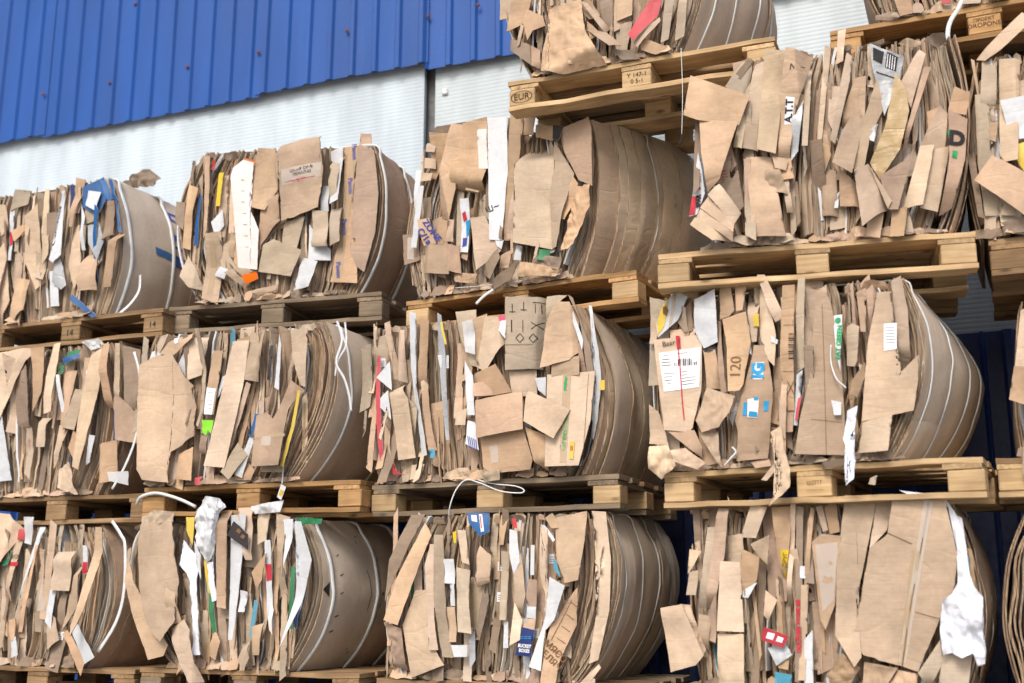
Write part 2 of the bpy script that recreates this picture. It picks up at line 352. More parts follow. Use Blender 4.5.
def pallet(key):
    x, y, z, a, wd, bw = PAL[key]; rn = random.Random(key)
    FR[key] = Frame(x, y, z, R(a))
    t = thing('wooden_pallet', PLAB[key], 'pallet', (x, y, z), R(a), 'wooden pallets under the cardboard bales'); PT[key] = t
    H = .144
    def board(name, x0, x1, y0, y1, z0, z1, m):
        j = lambda s: rn.uniform(-s, s)
        me = box_mesh(name, x0+j(.004), x1+j(.004), y0+j(.002), y1+j(.002), z0, z1-.0004,   .0012, .0065, rn.uniform(0, 99)); link(name, me, m, t)
    def cross(name, xc, w, z0, z1, m):      # runs in depth: mesh built lengthwise, object turned
        me = box_mesh(name, 0, .8, -w/2, w/2, z0, z1-.0004, .0025, .002, rn.uniform(0, 99)); o = link(name, me, m, t)
        o.location = (xc+rn.uniform(-.004, .004), 0, 0); o.rotation_euler = (0, 0, math.pi/2)
    ys = [(-.001, .135), (.17, .27), (.325, .465), (.525, .625), (.665, .80)]
    for (a0, a1) in ys: board('deck_board', -.6, .6, a0, a1,   .1222, H, wd if rn.random() < .8 else 'brown_wood')
    for xc in (-.5275, 0, .5275): cross('cross_board', xc, .135, .1002, .1220, wd)
    for xc in (-.5375, 0, .5375):
        for yc in (.051, .4, .749):
            w = .125
            me = box_mesh('block', xc-w/2+rn.uniform(-.006, .006), xc+w/2, yc-.05+rn.uniform(-.003, .001), yc+.05, .0222, .1000, .004, .002, rn.uniform(0, 99))
            link('block', me, bw, t)
    for (a0, a1) in ((-.001, .10), (.33, .47), (.70, .80)): board('bottom_board', -.6, .6, a0, a1, .0002, .0220, wd)
    return t
for k in PAL: pallet(k)
def block_mark(key, xc, s, size, mat='ink_wood', z=.061, rot=0., oval=False, bold=0.):
    """stamp on the front face of a block"""
    blk = [o for o in PT[key].children if o.name.startswith('block')]
    host = min(blk, key=lambda o: (Vector((xc, .0, .06)) - Vector(sum((Vector(v.co) for v in o.data.vertices), Vector())/len(o.data.vertices))).length)
    yf = min(v.co.y for v in host.data.vertices)-.0022
    v, f = text_mesh(s, size, bold); c, sn = math.cos(rot), math.sin(rot)
    link('stamp', mesh('stamp', [(xc+x*c-y*sn, yf, z+x*sn+y*c) for x, y in v], f), mat, host)
    if oval:
        vs = []; fs = []; n = 24
        for i in range(n):
            a = 2*math.pi*i/n
            for r_ in (1, .93): vs.append((xc+math.cos(a)*.052*r_, yf, z+math.sin(a)*.029*r_))
        for i in range(n): fs.append((2*i, 2*((i+1) % n), 2*((i+1) % n)+1, 2*i+1))
        link('stamp', mesh('stamp', vs, fs), mat, host)
block_mark('C0', -.5375, 'EUR', .042, oval=True)
block_mark('C0', .0, 'Y 147-1\n0 5-1', .028, z=.062)
block_mark('D0', .0, 'ПРОЕКТ', .020, z=.082); block_mark('D0', .0, 'DROPONE', .026, z=.058)
block_mark('A1', .5375, '14', .045, mat='ink'); block_mark('A1', .0, '14', .05, mat='ink')
block_mark('D2', .0, 'ШІПТ', .022, z=.075, mat='ink_brown'); block_mark('D2', .0, '— — —', .018, z=.05, mat='ink_brown')

# ------------------------------------------------------------------ bales
def sm(v): return v*v*(3-2*v)
class Bale:
    def __init__(s, key, pix, label, bd=.08, depth=.78, seed=1, n=82, shell=(), grey=.3, curl=.8, light=0., outer='t', simple=False, front=.02, ft=.6, st=()):
        s.ft = ft; s.st = st; s.torn = 0
        s.key, s.f, s.bd, s.depth, s.rn = key, FR[key], bd, depth, random.Random(seed)
        s.seed = seed*13.7
        x, y, z, a = PAL[key][:4]
        s.t = thing('cardboard_bale', label, 'bale', (x, y, z+.144), R(a), 'bales of pressed cardboard stacked on pallets')
        q = [(c[1], c[2]) if len(c) == 3 else s.f.plane(c[0], c[1], front) for c in pix]   # TL LM BL TR RM BR
        s.TL, s.LM, s.BL, s.TR, s.RM, s.BR = q
        s.zb = lambda u: .003
        up = PAL.get(key[0]+str(int(key[1])-1)) if key not in ('D1',) else PAL['D0']
        cap = (up[2]-z-.144-.006) if up and key[1] != '0' else 9
        s.zt = lambda u: min(cap, s.TL[1]*(1-u)+s.TR[1]*u)
        s.flaps = []
        s.build(n, shell, grey, curl, light, outer, simple)
    def quad(s, B, M, T, t):
        a, b, c = B[0], 2*M[0]-.5*(B[0]+T[0]), T[0]
        return a*(1-t)**2 + 2*b*t*(1-t) + c*t*t
    def X(s, u, t, y=0.):
        l, r = s.quad(s.BL, s.LM, s.TL, t), s.quad(s.BR, s.RM, s.TR, t)
        x = l*(1-u)+r*u
        yy = max(0, min(1, y/s.depth))
        q = 2*t-1; fo = (1-s.ft*q*q) if t > .5 else (1-.32*q*q)
        return x + s.bd*max(-.12, 2*u-1)*math.sin(math.pi/2*min(1, yy/.92))*fo
    def Z(s, u, t): b = s.zb(u); return b+(s.zt(u)-b)*t
    def sb(s, y, t):
        """dents, creases and strap bite of the right-hand face"""
        if y <= 0: return 0.
        k = sm(min(1, y/.08))
        v = .010*noise.noise(Vector((y*4.5, t*3.2, s.seed))) + .006*(.5-abs(noise.noise(Vector((y*7+t, t*5-y*2, s.seed+4))))*2)
        for c in s.st: v -= .007*math.exp(-((y-c)/.028)**2)
        q = s.seed % 1
        for j in range(3):
            d = y - (.18+.24*j+.05*math.sin(s.seed+j)) + .03*(t-.5)*math.cos(j+s.seed); v += .004*max(0, 1-abs(d)/.02)
        return v*k
    def sheet(s, name, u, th, y0=0., mat='t', curl=0., cl=.06, ztop=0., zbot=0., depth=None, wob=1., nt=14, edgem='edge', bdx=0., ph=0.):
        rn = s.rn; depth = depth or s.depth
        ks = [0, .18, .42, .7, 1.0]            # across the curled front part
        back = ([q/20 for q in range(1, 21)] if name == 'outer_sheet' and u == 1. and nt > 20 else [.06, .16, .34, .6, 1.0]) if depth > .4 else [.15, 1.0]
        sd = rn.uniform(0, 500); pts = []; 
        for j in range(nt+1):
            t = j/nt
            tt = t*(1-zbot-ztop)+zbot
            z = s.Z(u, tt) + (noise.noise(Vector((sd, 0, 1)))*.012 if j in (0, nt) else 0)
            wx = noise.noise(Vector((u*5+s.seed, tt*3.2, .5)))*.028*wob + noise.noise(Vector((sd, tt*4, 2)))*.0045*wob
            rc = y0 + noise.noise(Vector((sd, tt*5, 7)))*.010*wob + noise.noise(Vector((sd, tt*26, 9)))*.0022
            a = curl*(1 + .7*noise.noise(Vector((sd, tt*2.5, 11)))) + .25*noise.noise(Vector((sd, tt*6, 13)))*wob
            row = []
            yy = rc + cl; xx = 0.
            seg = []
            for k in range(len(ks)-1, 0, -1):   # from the fold towards the front
                d = (ks[k]-ks[k-1])*cl; ang = a*(1-ks[k-1])**.7
                seg.append((xx, yy)); xx += math.sin(ang)*d; yy -= math.cos(ang)*d
            seg.append((xx, yy))
            for q in seg[::-1]: row.append((q[0], q[1]))
            y_in = rc+cl
            for b in back: row.append((0., y_in+(depth-y_in)*b))
            tz = noise.noise(Vector((sd, 0, tt)))*.0
            R_ = []
            for (dx, y) in row:
                e = 0.
                if j in (0, nt): e = noise.noise(Vector((sd, y*14, j)))*.014*wob
                R_.append(Vector((s.X(u, tt, max(y, 0))+(s.sb(y, tt) if u == 1. else 0)+wx*(1-.6*sm(min(1, max(0, y)/.5)))+dx+bdx, y, z+e)))
            pts.append(R_)
        return s.grid(name, pts, th, mat, edgem)
    def grid(s, name, pts, th, mat, edgem, parent=None):
        nj, ni = len(pts), len(pts[0]); A = []; B = []
        for j in range(nj):
            for i in range(ni):
                p = pts[j][i]; T = pts[j][min(i+1, ni-1)]-pts[j][max(i-1, 0)]; Q = pts[min(j+1, nj-1)][i]-pts[max(j-1, 0)][i]
                n = T.cross(Q); n = n.normalized() if n.length > 1e-9 else Vector((1, 0, 0))
                A.append(p+n*th/2); B.append(p-n*th/2)
        K = len(A); vs = A+B; fs = []; smo = []; mi = []
        I = lambda j, i: j*ni+i
        for j in range(nj-1):
            for i in range(ni-1):
                fs.append((I(j, i), I(j, i+1), I(j+1, i+1), I(j+1, i))); fs.append((K+I(j+1, i), K+I(j+1, i+1), K+I(j, i+1), K+I(j, i)))
                smo += [True, True]; mi += [0, 0]
        rim = [I(0, i) for i in range(ni)]+[I(j, ni-1) for j in range(1, nj)]+[I(nj-1, i) for i in range(ni-2, -1, -1)]+[I(j, 0) for j in range(nj-2, 0, -1)]
        base = len(vs); n = len(rim)
        vs = vs+[vs[r] for r in rim]+[vs[K+r] for r in rim]
        for k in range(n):
            a, b = base+k, base+(k+1) % n; fs.append((a, b, b+n, a+n)); smo.append(False); mi.append(1)
        return link(name, mesh(name, vs, fs, smo, mi), None, parent or s.t, [mat, edgem])
    def build(s, n, shell, grey, curl, light, outer, simple):
        rn = s.rn
        # inner mass
        pts = []
        bm = bmesh.new(); nu, ntt = 10, 8; V = {}
        for side, y in ((0, .13), (1, s.depth-.01)):
            for i in range(nu+1):
                for j in range(ntt+1):
                    u = .03+.92*i/nu; t = .03+.93*j/ntt
                    V[side, i, j] = bm.verts.new((s.X(u, t, .05)+(0 if side else 0), y+(.02*noise.noise(Vector((u*20, t*6, 3))) if not side else 0), s.Z(u, t)))
        for i in range(nu):
            for j in range(ntt):
                bm.faces.new((V[0, i, j], V[0, i+1, j], V[0, i+1, j+1], V[0, i, j+1])); bm.faces.new((V[1, i, j+1], V[1, i+1, j+1], V[1, i+1, j], V[1, i, j]))
        for i in range(nu):
            for j in (0, ntt): bm.faces.new((V[0, i, j], V[1, i, j], V[1, i+1, j], V[0, i+1, j]))
        for j in range(ntt):
            for i in (0, nu): bm.faces.new((V[0, i, j], V[0, i, j+1], V[1, i, j+1], V[1, i, j]))
        me = bpy.data.meshes.new('pressed_core'); bm.to_mesh(me); bm.free(); link('pressed_core', me, 'd', s.t)
        pool = ['t', 't', 'g', 'g', 'g', 'd', 'k', 'c', 't'] if grey > .5 else ['t', 't', 't', 'g', 'g', 'd', 'k', 'c', 'l']
        if simple: n = 22
        for i in range(n):
            u = (i+.5)/n*.985 + rn.uniform(-.3, .3)/n
            cl = rn.choice((.03, .05, .07, .1)); w = noise.noise(Vector((u*7, s.seed, 1)))
            a = curl*w*1.5 + rn.gauss(0, .28)
            if u > .9: a = min(a, .1)*.4; cl = .05
            if u < .06: a = max(a, -.05)
            rec = max(-.008, .012+.024*noise.noise(Vector((u*11, s.seed, 5))) + abs(rn.gauss(0, .012)))
            th = rn.choice((.006, .007, .009, .011, .014)) if not simple else .012
            if rn.random() < .06: mat, em = 'w', 'paper_edge'
            elif rn.random() < .02: mat, em = rn.choice('rbeya'), 'paper_edge'
            else: mat = rn.choice(pool); em = 'edge_grey' if mat in 'gd' or rn.random() < .3 else 'edge'
            zt = rn.choice((0, 0, 0, .01, .02, .05, .12)) if not simple else 0; zb = rn.choice((0, 0, 0, .02, .05, .1)) if not simple else 0
            s.sheet('cardboard_sheet', u, th, rec, mat, a, cl, zt, zb, depth=(s.depth if i in (0, 1) else .36), edgem=em)
        # outer sheets on the right
        if not shell: shell = ((.0, .03), (.008, .05), (.018, .02))
        L = len(shell)
        for k, (dx, y0) in enumerate(shell[:-1]):
            s.sheet('outer_sheet', 1., (.011 if L > 5 else .005), y0, rn.choice('tgg'), 0, .03, .0, .0, wob=.35, bdx=dx, edgem=rn.choice(('edge', 'edge_grey')))
        s.odx, s.oy = shell[-1]
        s.out = s.sheet('outer_sheet', 1., .006, s.oy, outer, 0, .03, .0, .0, wob=.18, nt=22, bdx=s.odx)
        for k in range(2):
            s.sheet('outer_sheet', 0., .006, .05+.03*k, rn.choice('tgd'), 0, .03, 0, 0, wob=.35, bdx=-.006-.008*k)
    def torn_side(s, rows):
        for y0, y1, t0, t1, mat in rows:
            n, m = 14, 16; pts = []; sd = s.rn.uniform(0, 99)
            for j in range(m+1):
                t = t0+(t1-t0)*j/m; row = []
                ya = y0+.02*noise.noise(Vector((t*6, sd, 0)))+.006*noise.noise(Vector((t*30, sd, 0))); yb = y1+.02*noise.noise(Vector((t*5, sd, 3)))
                for i in range(n+1):
                    y = ya+(yb-ya)*i/n; tt = max(0, min(1, t+(.02*noise.noise(Vector((y*8, sd, j))) if j in (0, m) else 0)))
                    row.append(s.side(y, tt, .001+.004*abs(noise.noise(Vector((y*6, t*5, sd))))+.012*max(0, 1-(y-ya)/.05)*abs(noise.noise(Vector((t*4, sd, 8)))))[0])
                pts.append(row)
            s.grid('torn_outer_sheet', pts, .004, mat, 'edge')
    # a point on the smooth right-hand face: y into the stack, t up
    def side(s, y, t, off=.006):
        e = 1e-3
        x = s.X(1, t, y)+s.odx
        wx = noise.noise(Vector((1*5+s.seed, t*3.2, .5)))*.028*.18*(1-.6*sm(min(1, max(0, y)/.5)))
        dxdy = (s.X(1, t, y+e)-s.X(1, t, max(0, y-e)))/(2*e); dxdz = (s.X(1, min(1, t+e), y)-s.X(1, max(0, t-e), y))/(2*e)/max(.1, (s.zt(1)-s.zb(1)))
        n = Vector((1, -dxdy, -dxdz)).normalized()
        return Vector((x+wx+s.sb(y, t), y, s.Z(1, t))) + n*(off+.004), n
    def straps(s, ys, w=.0045, mat='wire', flat=.0015, drift=0.):
        w *= 1.5; flat = w*.5
        for k, y in enumerate(ys):
            p = []; N_ = []
            for j in range(0, 13):
                t = j/12; q, n = s.side(y+drift*(t-.5)+.012*math.sin(t*5+k*2), t, flat); p.append(q)
            # over the top towards the left, then down the left side
            zt = 0
            for u in (.85, .6, .35, .1): p.append(Vector((s.X(u, 1, y), y, s.Z(u, 1)+.006)))
            for t in (.95, .75, .5, .25, .03): p.append(Vector((s.X(0, t, y)-.026, y, s.Z(0, t))))
            cx = s.X(.5, .5); cz = s.Z(.5, .5)
            tube('strap', p, w, mat, s.t, flat=flat, nseg=6, n=lambda q: Vector((q.x-cx, 0, (q.z-cz)*(1.5 if q.z > s.Z(.5, .98) else .0)+1e-6)).normalized())
    def patch(s, name, y0, y1, t0, t1, mat, off=.0015, n=8, jag=0., slope=0.):
        vs = []; fs = []
        for i in range(n+1):
            for j in range(n+1):
                y = y0+(y1-y0)*i/n + (jag*s.rn.uniform(-1, 1) if i in (0, n) else 0); t = t0+(t1-t0)*j/n+slope*(i/n)
                vs.append(s.side(y, t, off)[0])
        for i in range(n):
            for j in range(n): a = i*(n+1)+j; fs.append((a, a+n+1, a+n+2, a+1))
        return link(name, mesh(name, vs, fs, [True]*len(fs)), mat, s.out)
    def side_text(s, txt, y, t, size, rot, mat='ink', off=.0025, bold=0.):
        v, f = text_mesh(txt, size, bold); c, sn = math.cos(rot), math.sin(rot); H = s.zt(1)-s.zb(1)
        link('printed_text', mesh('printed_text', [s.side(y+a*c-b*sn, t+(a*sn+b*c)/H, off)[0] for a, b in v], f), mat, s.out)
    def side_line(s, pts, w, mat='ink'):
        tube('printed_line', [s.side(y, t, .001)[0] for y, t in pts], w, mat, s.out, flat=.0006, n=Vector((1, 0, 0)))
    # a flap, sheet of paper or piece of box facing the front
    def flap(s, mat, layer, poly, tx=None, tz=None, cr=None, crum=None, rag=.0006, th=None, name=None, lab=None, local=False, cup=None, y=None, parent=None, cell=.022):
        rn = s.rn
        y0 = y if y is not None else .002-.0125*layer
        P = poly if local else [s.f.plane(a, b, y0) for a, b in poly]
        cx = sum(p[0] for p in P)/len(P); cz = sum(p[1] for p in P)/len(P)
        w = max(p[0] for p in P)-min(p[0] for p in P); h = max(p[1] for p in P)-min(p[1] for p in P)
        tx = rn.uniform(-.26, .26) if tx is None else tx; tz = rn.uniform(-.10, .10) if tz is None else tz
        mx = .020/max(w/2, .02); tx = max(-mx, min(mx, tx)); mz = .020/max(h/2, .02); tz = max(-mz, min(mz, tz))
        hz = [1] if cr == [] or (lab and 'tape' in lab) else []
        if cr is None:
            cr = []
            for _ in range(rn.choice((0, 1, 1, 2))):
                ang = rn.choice((0, 0, math.pi/2, math.pi/2, rn.uniform(0, 3.1)))+rn.gauss(0, .08)
                cr.append((ang, rn.uniform(-.3, .3)*(w if abs(math.cos(ang)) > .5 else h), rn.choice((-1, 1))*rn.uniform(.05, .22)*min(1, .12/max(w, .05))))
        crum = (.0035 if mat in 'wps' else .0045) if crum is None else crum
        crum = min(crum, max(.0025, w*.11)) if mat != 'cloth' else min(crum, max(.004, w*.3))
        cup = rn.uniform(-.5, .35) if cup is None else cup
        sd = rn.uniform(0, 300)
        hinge = []
        def h_(x, z):
            dx, dz = x-cx, z-cz; v = y0+tx*dx+tz*dz
            for ang, d, k in hinge: v += k*max(0, dx*math.cos(ang)+dz*math.sin(ang)-d)
            for ang, d, k in cr: v += k*abs(dx*math.cos(ang)+dz*math.sin(ang)-d)
            v -= max(-.02, min(.02, cup*(dx*dx+dz*dz*.3)))
            if mat == 'cloth':
                v += crum*.9*(1-2*abs(noise.noise(Vector((x*15+sd+z*3, z*5, 1))))) + crum*.7*noise.noise(Vector((x*34+z*9, z*13+sd, 4)))+crum*.35*noise.noise(Vector((x*60, z*50+sd, 4)))
            elif crum >= .009:
                wx_, wz_ = x+.03*noise.noise(Vector((x*9, z*9, sd))), z+.03*noise.noise(Vector((x*9, sd, z*9)))
                v += crum*(1-2.2*abs(noise.noise(Vector((wx_*13+sd, wz_*9, 1))))) + crum*.8*(.6-2*abs(noise.noise(Vector((wx_*29, wz_*24+sd, 4)))))
            else:
                nn = noise.noise(Vector((x*9+sd, z*9, 1)))
                v += crum*(1-2*abs(nn))*.8 + crum*.8*noise.noise(Vector((x*22, z*22+sd, 4)))
            return v
        shf = max(0, max(h_(*q) for q in P+[(cx, cz)])-(y0+.012)) if y is None else 0
        y0 -= shf
        if name is None and mat in 'tkcgdlo' and y is None and len(hz) == 0:
            for _ in range(rn.choice((0, 1, 1, 2))):
                hh = rn.random() < .6; ang = (0 if rn.random() < .5 else math.pi) if hh else rn.choice((math.pi/2, -math.pi/2)); ang += rn.gauss(0, .12)
                hinge.append((ang, (w if hh else h)*rn.uniform(.22, .42), rn.uniform(.4, 1.3)))
        th = th if th is not None else (.003 if crum >= .009 or mat == 'cloth' else .0012 if mat in ('w', 'p', 'cloth', 'film', 's', 'y') else .0042)
        # outline with a slightly ragged edge
        O = []
        for i, a in enumerate(P):
            b = P[(i+1) % len(P)]; L = math.hypot(b[0]-a[0], b[1]-a[1]); k = max(1, int(L/.018))
            for q in range(k):
                f = q/k; j = 0 if (q == 0) else 1
                nx, nz = -(b[1]-a[1])/max(L, 1e-6), (b[0]-a[0])/max(L, 1e-6)
                r_ = rn.gauss(0, rag*.5)*j + rag*1.3*noise.noise(Vector((sd, (f*L)*20, i)))*j
                O.append((a[0]+(b[0]-a[0])*f+nx*r_, a[1]+(b[1]-a[1])*f+nz*r_))
        bm = bmesh.new(); vv = [bm.verts.new((a, 0, b)) for a, b in O]
        try: bm.faces.new(vv)
        except ValueError: bm.free(); return None
        bmesh.ops.triangulate(bm, faces=bm.faces[:], ngon_method='EAR_CLIP')
        x0, z0 = min(p[0] for p in O), min(p[1] for p in O); X1, Z1 = max(p[0] for p in O), max(p[1] for p in O)
        g_ = max(.009 if crum >= .009 else cell, (X1-x0)/(26 if crum >= .009 else 16), (Z1-z0)/(44 if crum >= .009 else 22))
        for k in range(1, int((X1-x0)/g_)+1): bmesh.ops.bisect_plane(bm, geom=bm.verts[:]+bm.edges[:]+bm.faces[:], plane_co=(x0+k*g_, 0, 0), plane_no=(1, 0, 0), dist=1e-5)
        for k in range(1, int((Z1-z0)/g_)+1): bmesh.ops.bisect_plane(bm, geom=bm.verts[:]+bm.edges[:]+bm.faces[:], plane_co=(0, 0, z0+k*g_), plane_no=(0, 0, 1), dist=1e-5)
        bmesh.ops.remove_doubles(bm, verts=bm.verts[:], dist=.0004)
        bmesh.ops.recalc_face_normals(bm, faces=bm.faces[:]); bm.verts.index_update(); bm.verts.ensure_lookup_table()
        for f in bm.faces: f.normal_update()
        if sum(f.normal.y*f.calc_area() for f in bm.faces) > 0: bmesh.ops.reverse_faces(bm, faces=bm.faces[:])
        vs = [(v.co.x, h_(v.co.x, v.co.z), v.co.z) for v in bm.verts]; n0 = len(vs)
        fs = [tuple(v.index for v in f.verts) for f in bm.faces]; nf = len(fs)
        vs += [(a, b+th, c) for a, b, c in vs]; fs += [tuple(n0+i for i in f[::-1]) for f in fs]
        smo = [True]*len(fs); mi = [0]*len(fs)
        for e in bm.edges:
            if len(e.link_loops) == 1:
                a, b = e.link_loops[0].vert.index, e.link_loops[0].link_loop_next.vert.index
                k = len(vs); vs += [vs[b], vs[a], vs[n0+a], vs[n0+b]]; fs.append((k, k+1, k+2, k+3)); smo.append(False); mi.append(1)
        bm.free()
        nm = name or {'w': 'white_paper', 'p': 'white_paper', 's': 'plastic_bag', 'film': 'plastic_film', 'cloth': 'white_cloth', 'y': 'yellow_paper', 'r': 'red_card', 'b': 'blue_card', 'n': 'navy_card', 'e': 'green_card', 'x': 'black_card', 'G': 'green_paper', 'm': 'pink_card', 'a': 'blue_paper', 'R': 'orange_card'}.get(mat, 'cardboard_flap')
        o = link(nm, mesh(nm, vs, fs, smo, mi), None, parent or s.t, [mat, 'film' if mat == 'film' else ('cloth' if mat == 'cloth' else ('paper_edge' if mat in 'wpsybrneaxGmR' else 'edge'))])
        if lab: o['label'] = lab
        o_h[o.name] = (h_, y0); s.last = o
        return o
    def text(s, txt, px, py, size, rot=0., mat='ink', host=None, bold=0., sx=1., lift=.003):
        host = host or s.last; h_, y0 = o_h[host.name]; cx, cz = s.f.plane(px, py, y0)
        v, f = text_mesh(txt, size, bold); c, sn = math.cos(rot), math.sin(rot); vs = []
        for a, b in v:
            a *= sx; x, z = cx+a*c-b*sn, cz+a*sn+b*c; vs.append((x, h_(x, z)-lift, z))
        link('printed_text', mesh('printed_text', vs, f), mat, host)
    def mark(s, poly, mat, host=None, name='printed_mark', lift=.0022):
        """a printed or stuck-on area lying on its flap (subdivided so that it follows it)"""
        host = host or s.last; h_, y0 = o_h[host.name]; P = [s.f.plane(a, b, y0) for a, b in poly]
        bm = bmesh.new(); bm.faces.new([bm.verts.new((a, 0, b)) for a, b in P]); bmesh.ops.triangulate(bm, faces=bm.faces[:], ngon_method='EAR_CLIP')
        bmesh.ops.subdivide_edges(bm, edges=bm.edges[:], cuts=3, use_grid_fill=True); bm.verts.index_update()
        vs = [(v.co.x, h_(v.co.x, v.co.z)-lift, v.co.z) for v in bm.verts]; fs = [tuple(v.index for v in f.verts) for f in bm.faces]; bm.free()
        return link(name, mesh(name, vs, fs, [True]*len(fs)), mat, host)
    def line(s, pts, w, mat='ink', host=None):
        host = host or s.last; h_, y0 = o_h[host.name]; P = []
        for a, b in zip(pts[:-1], pts[1:]):
            (x0, z0), (x1, z1) = s.f.plane(*a, y0), s.f.plane(*b, y0)
            for k in range(4): P.append((x0+(x1-x0)*k/4, z0+(z1-z0)*k/4))
        P.append(s.f.plane(*pts[-1], y0)); vs = []; fs = []
        for i, (x, z) in enumerate(P):
            x2, z2 = P[min(i+1, len(P)-1)]; x1, z1 = P[max(i-1, 0)]; L = math.hypot(x2-x1, z2-z1) or 1
            nx, nz = -(z2-z1)/L*w/2, (x2-x1)/L*w/2
            for q in (1, -1): vs.append((x+nx*q, h_(x+nx*q, z+nz*q)-.0026, z+nz*q))
        for i in range(len(P)-1): fs.append((2*i, 2*i+1, 2*i+3, 2*i+2))
        link('printed_line', mesh('printed_line', vs, fs), mat, host)
    def bits(s, P, h_, o):
        """small prints, tape and stickers on a random flap"""
        rn = s.rn; cx = sum(p[0] for p in P)/len(P); cz = sum(p[1] for p in P)/len(P); w = max(p[0] for p in P)-min(p[0] for p in P); h = max(p[1] for p in P)-min(p[1] for p in P)
        def quad(x0, x1, z0, z1, mat, nm, lift):
            vs = []; n = 4
            for j in range(n+1):
                for i in (0, 1): x = x0+(x1-x0)*i; z = z0+(z1-z0)*j/n; vs.append((x, h_(x, z)-lift, z))
            link(nm, mesh(nm, vs, [(2*j, 2*j+1, 2*j+3, 2*j+2) for j in range(n)]), mat, o)
        r = rn.random()
        if r < .16: quad(cx-w*.22, cx+w*.12, cz-h*.36, cz+h*.36, rn.choice(('tape', 'tapew')), 'clear_tape', .0028)
        elif r < .28 and w > .03:
            z = cz+rn.uniform(-.2, .2)*h; quad(cx-w*.25, cx+w*.2, z-.02, z+.02, 'ink_white', 'label', .0028)
            for k in range(3): quad(cx-w*.2, cx+w*rn.uniform(0, .15), z-.012+k*.009, z-.010+k*.009, 'ink', 'printed_line', .004)
        elif r < .42:
            z = cz+rn.uniform(-.25, .25)*h; m = rn.choice(('ink', 'ink_brown', 'ink_brown', 'ink_blue', 'ink_red'))
            for k in range(rn.choice((2, 3, 5))): quad(cx-w*.25, cx-w*.25+w*rn.uniform(.2, .5), z+k*.011, z+k*.011+rn.choice((.002, .004)), m, 'printed_line', .0028)
    def fill(s, n=24, colour=.06, ulo=.02, uhi=.9):
        """small torn strips and corners sticking out between the sheets"""
        rn = s.rn
        n = int(n*1.25)
        for i in range(n):
            u = rn.uniform(ulo, uhi); t = rn.uniform(.12, .88); w = rn.choice((.010, .014, .018, .024, .034, .05, .08)); h = rn.uniform(.16, .6)
            if w > .04: h *= .65
            t = max(h/2/.75, min(1-h/2/.75, t)); x = s.X(u, t); z = s.Z(u, t); lean = rn.gauss(0, .07)
            P = [(x-w/2+rn.gauss(0, .004)-lean*h/2, z-h/2+rn.gauss(0, .01)), (x+w/2-lean*h/2, z-h/2+rn.gauss(0, .015)), (x+w/2+lean*h/2+rn.gauss(0, .006), z+h/2+rn.gauss(0, .01)), (x-w/2+lean*h/2, z+h/2+rn.gauss(0, .015))]
            if rn.random() < .12: P.insert(3, (x+rn.gauss(0, .01)+lean*h/2, z+h/2+rn.uniform(.005, .02)))
            mat = rn.choice('tttgggkkcddl') if (rn.random() > colour or w > .04) else rn.choice('wwwwwpwbrea')
            o = s.flap(mat, 0, P, local=True, tx=rn.uniform(-.8, .8), tz=rn.uniform(-.06, .06), rag=.0012, crum=.0035, y=rn.uniform(-.006, .014))
            if o is not None and mat in 'tgkcdl' and w > .022: s.bits(P, o_h[o.name][0], o)
    def bottom(s, n=12, top=False):
        """crushed edges curling out along the foot of the bale"""
        rn = s.rn
        for i in range(n):
            u = (i+rn.random())/n*.97; w = rn.choice((.05, .08, .13, .18)); h = rn.uniform(.022, .06); x = s.X(u, .03); z = s.Z(u, 0)+h*.4+.002
            P = [(x-w/2, z-h/2*rn.uniform(.3, 1)), (x+rn.uniform(-.01, .02), z-h/2), (x+w/2, z-h/2*rn.uniform(.3, 1)), (x+w/2*rn.uniform(.6, 1), z+h/2*rn.uniform(.2, 1)), (x-w*.1, z+h/2), (x-w/2*rn.uniform(.6, 1), z+h/2*rn.uniform(.2, .9))]
            s.flap(rn.choice('tgkkdcd'), 0, P, local=True, tx=rn.uniform(-.5, .5), tz=rn.uniform(.1, .9), rag=.002, crum=.014, y=rn.uniform(-.02, .012), cr=[(rn.uniform(0, 3), 0, rn.uniform(-.5, .5))], name='crushed_edge')
        for i in range(n//2):
            u = (i+rn.random())/(n//2)*.93; w = rn.choice((.03, .05, .09)); h = rn.uniform(.02, .05); x = s.X(u, .97); z = s.Z(u, 1)-h*.5-.004
            P = [(x-w/2, z-h/2*rn.uniform(.3, 1)), (x+rn.uniform(-.01, .02), z-h/2), (x+w/2, z-h/2*rn.uniform(.3, 1)), (x+w/2*rn.uniform(.6, 1), z+h/2*rn.uniform(.2, 1)), (x-w*.1, z+h/2), (x-w/2*rn.uniform(.6, 1), z+h/2*rn.uniform(.2, .9))]
            s.flap(rn.choice('tgkdcd'), 0, P, local=True, tx=rn.uniform(-.5, .5), tz=rn.uniform(-.9, -.1), rag=.003, crum=.012, y=rn.uniform(-.012, .012), cr=[(rn.uniform(0, 3), 0, rn.uniform(-.5, .5))], name='crushed_edge')
    def loose(s, name, pts, w, mat, flat=None, y=-.03):
        P = []
        for q in pts:
            yy = q[2] if len(q) > 2 else y; x, z = s.f.plane(q[0], q[1], yy); P.append((x, yy, z))
        return tube(name, P, w, mat, s.t, flat=flat)
o_h = {}
def F(b, rows):
    for r in rows.strip().split('\n'):
        r = r.split('#')[0].strip()
        if not r: continue
        a = r.split(); mat, layer = a[0], float(a[1]); pts = [tuple(float(q) for q in p.split(',')) for p in a[2:] if ',' in p and '=' not in p]
        kw = {}
        for p in a[2:]:
            if '=' in p: k, v = p.split('='); kw[k] = v.replace('_', ' ') if k == 'lab' else (v if k == 'name' else float(v))
        if 'cr' in kw: kw['cr'] = []
        b.flap(mat, layer, pts, **kw)

